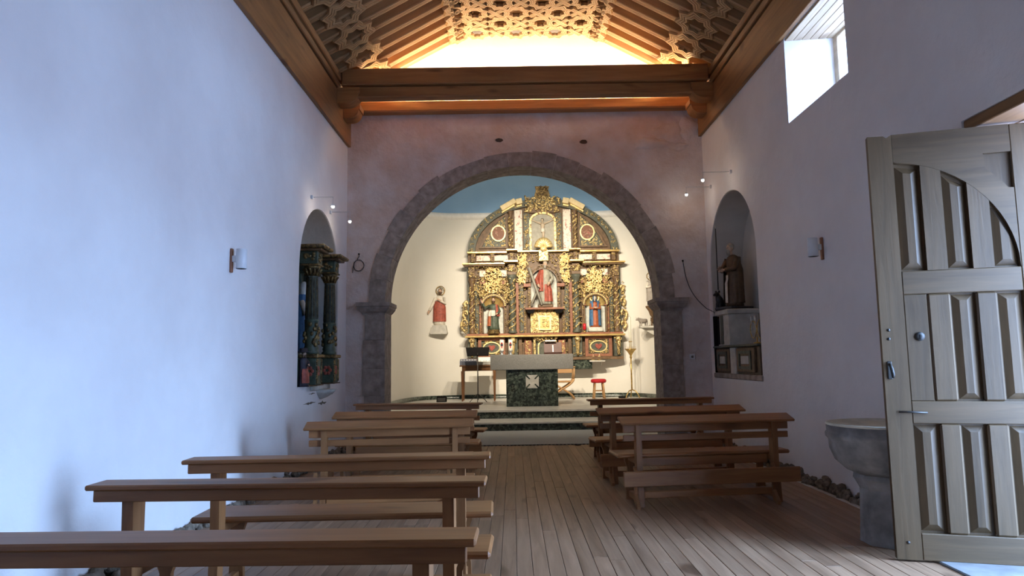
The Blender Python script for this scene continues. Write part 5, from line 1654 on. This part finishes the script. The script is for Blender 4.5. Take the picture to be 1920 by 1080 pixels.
def ox(name, label, loc, rz, s, mat, wings):
    t = thing(name, label, 'figurine', loc, rz, 'animal figures on the wall shelf')
    m = MB()
    m.loft([(-0.17 * s, 0.03 * s, 0.04 * s, 0, 0.17 * s), (-0.14 * s, 0.075 * s, 0.08 * s, 0, 0.18 * s), (0.0, 0.075 * s, 0.085 * s, 0, 0.175 * s), (0.12 * s, 0.08 * s, 0.095 * s, 0, 0.185 * s), (0.17 * s, 0.055 * s, 0.07 * s, 0, 0.21 * s), (0.22 * s, 0.04 * s, 0.045 * s, 0, 0.235 * s)], 12, M=Matrix(((0, 0, -1, 0), (1, 0, 0, 0), (0, 1, 0, 0), (0, 0, 0, 1))))
    m.ball((-0.25 * s, 0, 0.235 * s), (0.06 * s, 0.042 * s, 0.045 * s), 10, 7)
    m.ball((-0.30 * s, 0, 0.215 * s), (0.03 * s, 0.03 * s, 0.028 * s), 8, 6)
    for sx in (-0.12, 0.12):
        for sy in (-0.045, 0.045):
            m.tube([(sx * s, sy * s, 0.13 * s), (sx * s + 0.008 * s, sy * s, 0.06 * s), (sx * s, sy * s, 0.0)], [0.03 * s, 0.018 * s, 0.021 * s], 7)
    m.tube([(0.17 * s, 0, 0.2 * s), (0.195 * s, 0, 0.15 * s), (0.19 * s, 0, 0.07 * s)], [0.012 * s, 0.008 * s, 0.012 * s], 6)
    m.build('body', mat, t)
    m = MB()
    for q in (-1, 1):
        m.tube([(-0.25 * s, q * 0.03 * s, 0.27 * s), (-0.26 * s, q * 0.07 * s, 0.29 * s), (-0.27 * s, q * 0.085 * s, 0.32 * s)], [0.01 * s, 0.008 * s, 0.003 * s], 6)
    m.build('horns', 'stone_pale', t)
    m = MB()
    for q in (-1, 1):
        m.ball((-0.225 * s, q * 0.06 * s, 0.245 * s), (0.01 * s, 0.03 * s, 0.014 * s), 7, 5)
    m.build('ears', mat, t)
    return t
ox('ox_figurine', 'grey ox figurine seen from the side on the wall shelf', (3.30, 17.2, 2.151), 0.5, 0.72, 'animal_grey', True)
ox('ox_figurine', 'brown-patched ox figurine facing the room on the wall shelf', (3.54, 17.16, 2.151), 1.35, 0.78, 'poly_brown', True)
t = thing('wall_statue', 'grey robed statue partly hidden behind the arch pier', 'statue', (3.44, 16.7, 2.62))
sz = 0.78
robe(t, sz * 0.96, 'robe_white', 1.0, 0.06, 'robe', 0.5)
drape(t, sz, 'animal_grey', PI * 0.5, PI * 1.5, 0.15, 0.80, 0.17, 0.12, 0.07, 'grey_cape', 1.05)
head(t, Vector((0, -0.02, 0.93)) * sz, sz, 'skin_paint', 'hair_brown', False, True)
arm(t, sz, [(-0.11, -0.02, 0.75), (-0.17, -0.08, 0.58), (-0.06, -0.15, 0.60)], 'robe_white', 'skin_paint')
halo(t, (0, 0.05, 0.95 * sz), 0.11, 'gold_dull')
br = thing('statue_bracket', 'carved dark wall bracket under the half hidden statue', 'bracket', (3.44, 16.7, 2.618))
MB().lathe([(0.02, -0.28), (0.07, -0.22), (0.10, -0.12), (0.16, -0.04), (0.17, 0.0), (0.0, 0.0)], seg=16).build('corbel', 'poly_brown', br)

# ------------------------------------------------------------------ side altar in the left niche
sa = thing('side_altar', 'dark green side altarpiece with gilded columns in the arched niche', 'altarpiece', (-L, 9.42, 1.056))
def sbox(name, x0, x1, y0, y1, z0, z1, mat, bev=0.006):
    return MB().box(x0, x1, y0, y1, z0, z1, bev).build(name, mat, sa)
sbox('back_board', -0.495, -0.45, -0.90, 0.90, 0.0, 1.80, 'robe_green')
sbox('base', -0.45, -0.10, -0.90, 0.90, 0.0, 0.36, 'robe_green')
for (yy, key) in ((-0.45, 0), (0.42, 1)):
    sbox('pedestal', -0.0999, 0.12, yy - 0.13, yy + 0.13, 0.015, 0.36, 'robe_green')
    sbox('pedestal_cap', -0.0999, 0.155, yy - 0.165, yy + 0.165, 0.361, 0.41, 'gold_dull', 0.012)
    sbox('pedestal_foot', -0.0999, 0.15, yy - 0.155, yy + 0.155, 0.0, 0.0145, 'poly_brown')
    m = MB()
    for i in range(14):
        f = i / 13
        m.ball((0.125, yy - 0.10 + 0.012 * math.sin(i * 2), 0.05 + 0.28 * f), (0.016, 0.022, 0.02), 6, 5)
        m.ball((0.12, yy + 0.11, 0.05 + 0.28 * f), (0.02, 0.016, 0.02), 6, 5)
    o = m.build('pedestal_carving', 'gold_dull', sa)
    m = MB()
    for k in range(6):
        a = PI / 3 * k
        m.ball((0.0, yy + 0.045 * math.cos(a), 0.19 + 0.045 * math.sin(a)), (0.006, 0.026, 0.026), 7, 5, Matrix.Translation((0.121, 0, 0)))
        m.ball((0.03 + 0.045 * math.cos(a), 0.0, 0.19 + 0.045 * math.sin(a)), (0.026, 0.006, 0.026), 7, 5, Matrix.Translation((0, yy - 0.131, 0)))
    m.build('rosette', 'robe_red', sa)['kind'] = 'stuff'
    c = MB().lathe([(0.105, 0.411), (0.105, 0.44), (0.085, 0.46), (0.095, 0.49), (0.083, 0.52), (0.088, 0.84), (0.095, 0.85), (0.084, 0.87)], (0.02, yy, 0), 20)
    co_ = c.build('column_drum', 'robe_green', sa)
    MB().lathe([(0.082, 0.8705), (0.070, 1.42), (0.078, 1.425), (0.07, 1.44)], (0.02, yy, 0), 40, flute=0.055, nf=10).build('fluted_shaft', 'poly_green', sa)
    m = MB()
    for i in range(10):
        a = 2 * PI * (i + 0.5) / 10
        m.tube([(0.02 + 0.084 * math.cos(a), yy + 0.084 * math.sin(a), 0.89), (0.02 + 0.072 * math.cos(a), yy + 0.072 * math.sin(a), 1.41)], 0.0035, 4)
    m.build('gilded_fillets', 'gold_dull', sa)
    m = MB()
    q = random.Random(20 + key)
    for i in range(34):
        a = q.uniform(0, 2 * PI); z = q.uniform(0.53, 0.83)
        m.ball((0.02 + 0.092 * math.cos(a), yy + 0.092 * math.sin(a), z), (0.022, 0.022, 0.03), 6, 5)
    m.build('carved_garland', 'gold_dull', sa)['kind'] = 'stuff'
    m = MB().lathe([(0.068, 1.44), (0.075, 1.48), (0.10, 1.545), (0.115, 1.57)], (0.02, yy, 0), 16)
    for i in range(12):
        a = 2 * PI * i / 12
        m.tube([(0.02 + 0.07 * math.cos(a), yy + 0.07 * math.sin(a), 1.45), (0.02 + 0.10 * math.cos(a), yy + 0.10 * math.sin(a), 1.51), (0.02 + 0.125 * math.cos(a), yy + 0.125 * math.sin(a), 1.535)], [0.018, 0.018, 0.012], 5)
    m.build('capital', 'gold_dull', sa)
    sbox('abacus', -0.10, 0.135, yy - 0.125, yy + 0.125, 1.571, 1.595, 'gold_dull')
    sbox('entablature_block', -0.45, 0.12, yy - 0.11, yy + 0.11, 1.596, 1.76, 'robe_green')
    sbox('cornice_block', -0.45, 0.19, yy - 0.18, yy + 0.18, 1.761, 1.79, 'poly_brown', 0.01)
    sbox('cornice_block', -0.45, 0.24, yy - 0.23, yy + 0.23, 1.791, 1.84, 'gold_dull', 0.014)
    m = MB()
    q = random.Random(30 + key)
    for i in range(10):
        m.ball((0.125, yy + q.uniform(-.07, .07), 1.68 + q.uniform(-.05, .05)), (0.012, 0.025, 0.022), 6, 5)
        m.ball((0.0 + q.uniform(-.05, .07), yy - 0.114, 1.68 + q.uniform(-.05, .05)), (0.025, 0.012, 0.022), 6, 5)
    m.build('frieze_carving', 'gold_dull', sa)['kind'] = 'stuff'
    sbox('pilaster', -0.4499, -0.38, yy - 0.06, yy + 0.06, 0.361, 1.595, 'robe_green')
sbox('frieze', -0.4499, -0.20, -0.335, 0.305, 1.62, 1.76, 'robe_green')
sbox('cornice', -0.4499, -0.12, -0.265, 0.185, 1.791, 1.84, 'gold_dull', 0.012)
for yy in (-0.78, 0.78):
    sbox('side_pilaster', -0.4499, -0.30, yy - 0.09, yy + 0.09, 0.361, 1.60, 'poly_green')
    sbox('side_entablature', -0.4499, -0.24, yy - 0.11, yy + 0.11, 1.601, 1.79, 'gold_dull')
    m = MB()
    q = random.Random(int(40 + yy * 10))
    for i in range(26):
        m.ball((-0.295, yy + q.uniform(-.05, .05), q.uniform(0.4, 1.55)), (0.014, 0.024, 0.03), 6, 5)
    m.build('pilaster_carving', 'gold_dull', sa)['kind'] = 'stuff'
t = thing('virgin_statue', 'statue in blue and white robes between the columns of the side altar', 'statue', (-L - 0.24, 9.40, 1.056 + 0.361), PI / 2)
sz = 1.05
robe(t, sz * 0.97, 'robe_white', 0.95, 0.07, 'gown', 0.2)
drape(t, sz, 'robe_blue', -PI * 0.35, PI * 1.35, 0.08, 0.83, 0.165, 0.115, 0.07, 'blue_mantle', 1.06)
head(t, Vector((0, -0.03, 0.93)) * sz, sz * 0.95, 'skin_paint', 'hair_brown', False, True, 'robe_white')
arm(t, sz, [(-0.11, -0.02, 0.74), (-0.14, -0.09, 0.58), (-0.03, -0.14, 0.62)], 'robe_white', 'skin_paint')
arm(t, sz, [(0.11, -0.02, 0.74), (0.14, -0.09, 0.58), (0.03, -0.14, 0.62)], 'robe_white', 'skin_paint')
t = thing('saint_figure', 'small dark robed figure standing at the edge of the side altar', 'statue', (-L + 0.015, 8.66, 1.056), PI / 2 - 0.4)
sz = 0.45
robe(t, sz * 0.97, 'robe_dark', 1.15, 0.08, 'robe', 0.9)
drape(t, sz, 'robe_red', PI * 1.2, PI * 1.9, 0.10, 0.5, 0.18, 0.13, 0.08, 'red_cape', 1.05)
head(t, Vector((0, -0.03, 0.92)) * sz, sz * 1.1, 'skin_paint', 'hair_brown', True, False)
MB().lathe([(0.10, 0), (0.10, 0.008), (0.055, 0.012), (0.05, 0.05), (0.0, 0.055)], (0, 0, 0.96 * sz), 16).build('hat', 'robe_dark', t)
arm(t, sz, [(0.12, -0.02, 0.74), (0.16, -0.09, 0.58), (0.05, -0.16, 0.60)], 'robe_dark', 'skin_paint')
cb = thing('stone_corbel', 'half-round stone corbel below the side altar', 'corbel', (-L, 9.50, 0.985))
MB().lathe([(0.02, -0.13), (0.10, -0.10), (0.18, -0.045), (0.22, 0.0), (0.0, 0.0)], (0, 0, 0), 14, None, 0, 8, True, -PI / 2, PI / 2).build('block', 'stone_pale', cb)

# ------------------------------------------------------------------ saint in the right niche
ch = thing('niche_chest', 'low dark wooden chest with two square panels on the niche floor', 'chest', (R, 9.75, 1.106))
MB().box(0.02, 0.46, -0.93, 0.93, 0.0, 0.375, 0.006).build('body', 'robe_brown', ch)
MB().box(-0.03, 0.47, -0.97, 0.95, 0.3755, 0.41, 0.01).build('top_board', 'poly_green', ch)
for (y0, y1) in ((-0.80, -0.10), (0.22, 0.85)):
    MB().box(-0.012, 0.0195, y0, y1, 0.03, 0.36, 0.006).build('panel', 'poly_brown', ch)
    P = [(y0 + 0.10, 0.07), (y1 - 0.10, 0.07), (y1 - 0.10, 0.32), (y0 + 0.10, 0.32)]
    Q = [(y0 + 0.15, 0.11), (y1 - 0.15, 0.11), (y1 - 0.15, 0.28), (y0 + 0.15, 0.28)]
    MB().ring(P, Q, -0.028, -0.0121, 'X').build('panel_frame', 'poly_green', ch)
    MB().box(-0.022, -0.0122, y0 + 0.2, y1 - 0.2, 0.14, 0.25, 0.004).build('boss', 'stone_pale', ch)
MB().box(-0.012, 0.0195, -0.06, 0.18, 0.0, 0.372, 0.004).build('white_post', 'stone_pale', ch)
pd = thing('stone_pedestal', 'pale stone block carrying the bearded saint in the niche', 'pedestal', (R, 10.28, 1.5165))
MB().box(0.02, 0.47, -0.26, 0.28, 0.0, 0.46, 0.006).build('block', 'stone_pale', pd)
MB().box(-0.01, 0.485, -0.29, 0.31, 0.4605, 0.535, 0.012).build('slab', 'stone_pale', pd)
MB().box(0.012, 0.0199, 0.0, 0.13, 0.02, 0.45).build('dark_stripe', 'poly_green', pd)
MB().box(0.012, 0.0199, 0.19, 0.27, 0.02, 0.45).build('dark_stripe', 'black_matte', pd)
t = thing('saint_statue', 'bearded saint statue in brown habit with a staff in the arched niche', 'statue', (R + 0.20, 10.26, 1.5165 + 0.536), -PI / 2 + 0.35)
sz = 0.96
MB().box(-0.2, 0.2, -0.22, 0.19, 0.0, 0.045, 0.012).build('base', 'robe_dark', t)
b0 = mark()
robe(t, sz * 0.98, 'robe_brown', 1.0, 0.07, 'habit', 0.2)
drape(t, sz, 'robe_brown', -PI * 0.25, PI * 1.2, 0.06, 0.78, 0.165, 0.13, 0.06, 'cloak', 1.12)
drape(t, sz, 'robe_white', PI * 1.32, PI * 1.52, 0.06, 0.5, 0.155, 0.125, 0.04, 'pale_scapular', 1.06)
head(t, Vector((0, -0.04, 0.93)) * sz, sz * 1.05, 'skin_paint', 'beard_grey', True, False)
arm(t, sz, [(-0.12, -0.02, 0.74), (-0.16, -0.10, 0.58), (-0.06, -0.20, 0.60)], 'robe_brown', 'skin_paint')
arm(t, sz, [(0.12, -0.02, 0.74), (0.16, -0.10, 0.58), (0.05, -0.19, 0.57)], 'robe_brown', 'skin_paint')
for o in mark() - b0: up_(o, 0.046)
MB().tube([(-0.06, -0.24, 0.30), (-0.06, -0.24, 1.24)], 0.008, 6).build('staff', 'iron_dark', t)
MB().tube([(-0.06, -0.24, 1.24), (-0.06, -0.24, 1.29)], 0.010, 6).build('staff_tip', 'steel', t)
pg = thing('pig_figure', 'small black pig sitting at the feet of the bearded saint', 'figurine', (R + 0.05, 10.50, 1.5165 + 0.536), 0.6)
m = MB()
m.tube([(0.05, 0, 0.06), (0.02, 0, 0.12), (-0.02, 0, 0.19), (-0.05, 0, 0.24)], [0.06, 0.07, 0.055, 0.035], 10)
m.ball((-0.06, 0, 0.255), (0.05, 0.038, 0.038), 10, 7)
m.tube([(-0.09, 0, 0.25), (-0.13, 0, 0.24)], [0.024, 0.018], 8)
for q in (-1, 1):
    m.tube([(-0.02, q * 0.03, 0.15), (-0.035, q * 0.035, 0.07), (-0.04, q * 0.035, 0.0)], [0.025, 0.017, 0.016], 7)
    m.ball((0.05, q * 0.05, 0.03), (0.05, 0.025, 0.03), 8, 6)
    m.ball((-0.045, q * 0.03, 0.295), (0.01, 0.018, 0.022), 6, 5)
m.build('body', 'black_shiny', pg)
sp = thing('column_loudspeaker', 'tall narrow black loudspeaker at the end of the niche', 'speaker', (R, 10.66, 1.106))
MB().box(-0.002, 0.16, 0.05, 0.075, 0.0, 0.88, 0.008).build('case', 'black_matte', sp)
MB().ball((0.03, 0.047, 0.10), 0.012, 8, 5).build('badge', 'steel', sp)
vr = thing('votive_rings', 'small wire candle holder with two rings on the niche chest', 'candle holder', (R + 0.08, 9.02, 1.517))
for (dx, dy, r) in ((0.0, 0.16, 0.115), (0.0, -0.11, 0.125)):
    Mx = Matrix.Translation((dx, dy, 0.19)) @ Matrix.Rotation(PI / 2, 4, 'Y')
    pts = [Mx @ Vector((r * math.cos(2 * PI * i / 24), r * math.sin(2 * PI * i / 24), 0)) for i in range(25)]
    MB().tube(pts, 0.007, 6, False).build('wire_ring', 'brass', vr)
for dy in (0.21, 0.06, -0.24):
    MB().lathe([(0.004, -0.12), (0.008, -0.1), (0.008, 0.0), (0.016, 0.01), (0.016, 0.07), (0.0, 0.075)], (0, dy, 0.30), 10).build('candle_cup', 'steel', vr)
MB().lathe([(0.05, 0.0), (0.05, 0.012), (0.01, 0.025), (0.01, 0.09), (0.0, 0.09)], (0, 0.03, 0), 14).build('foot', 'brass', vr)
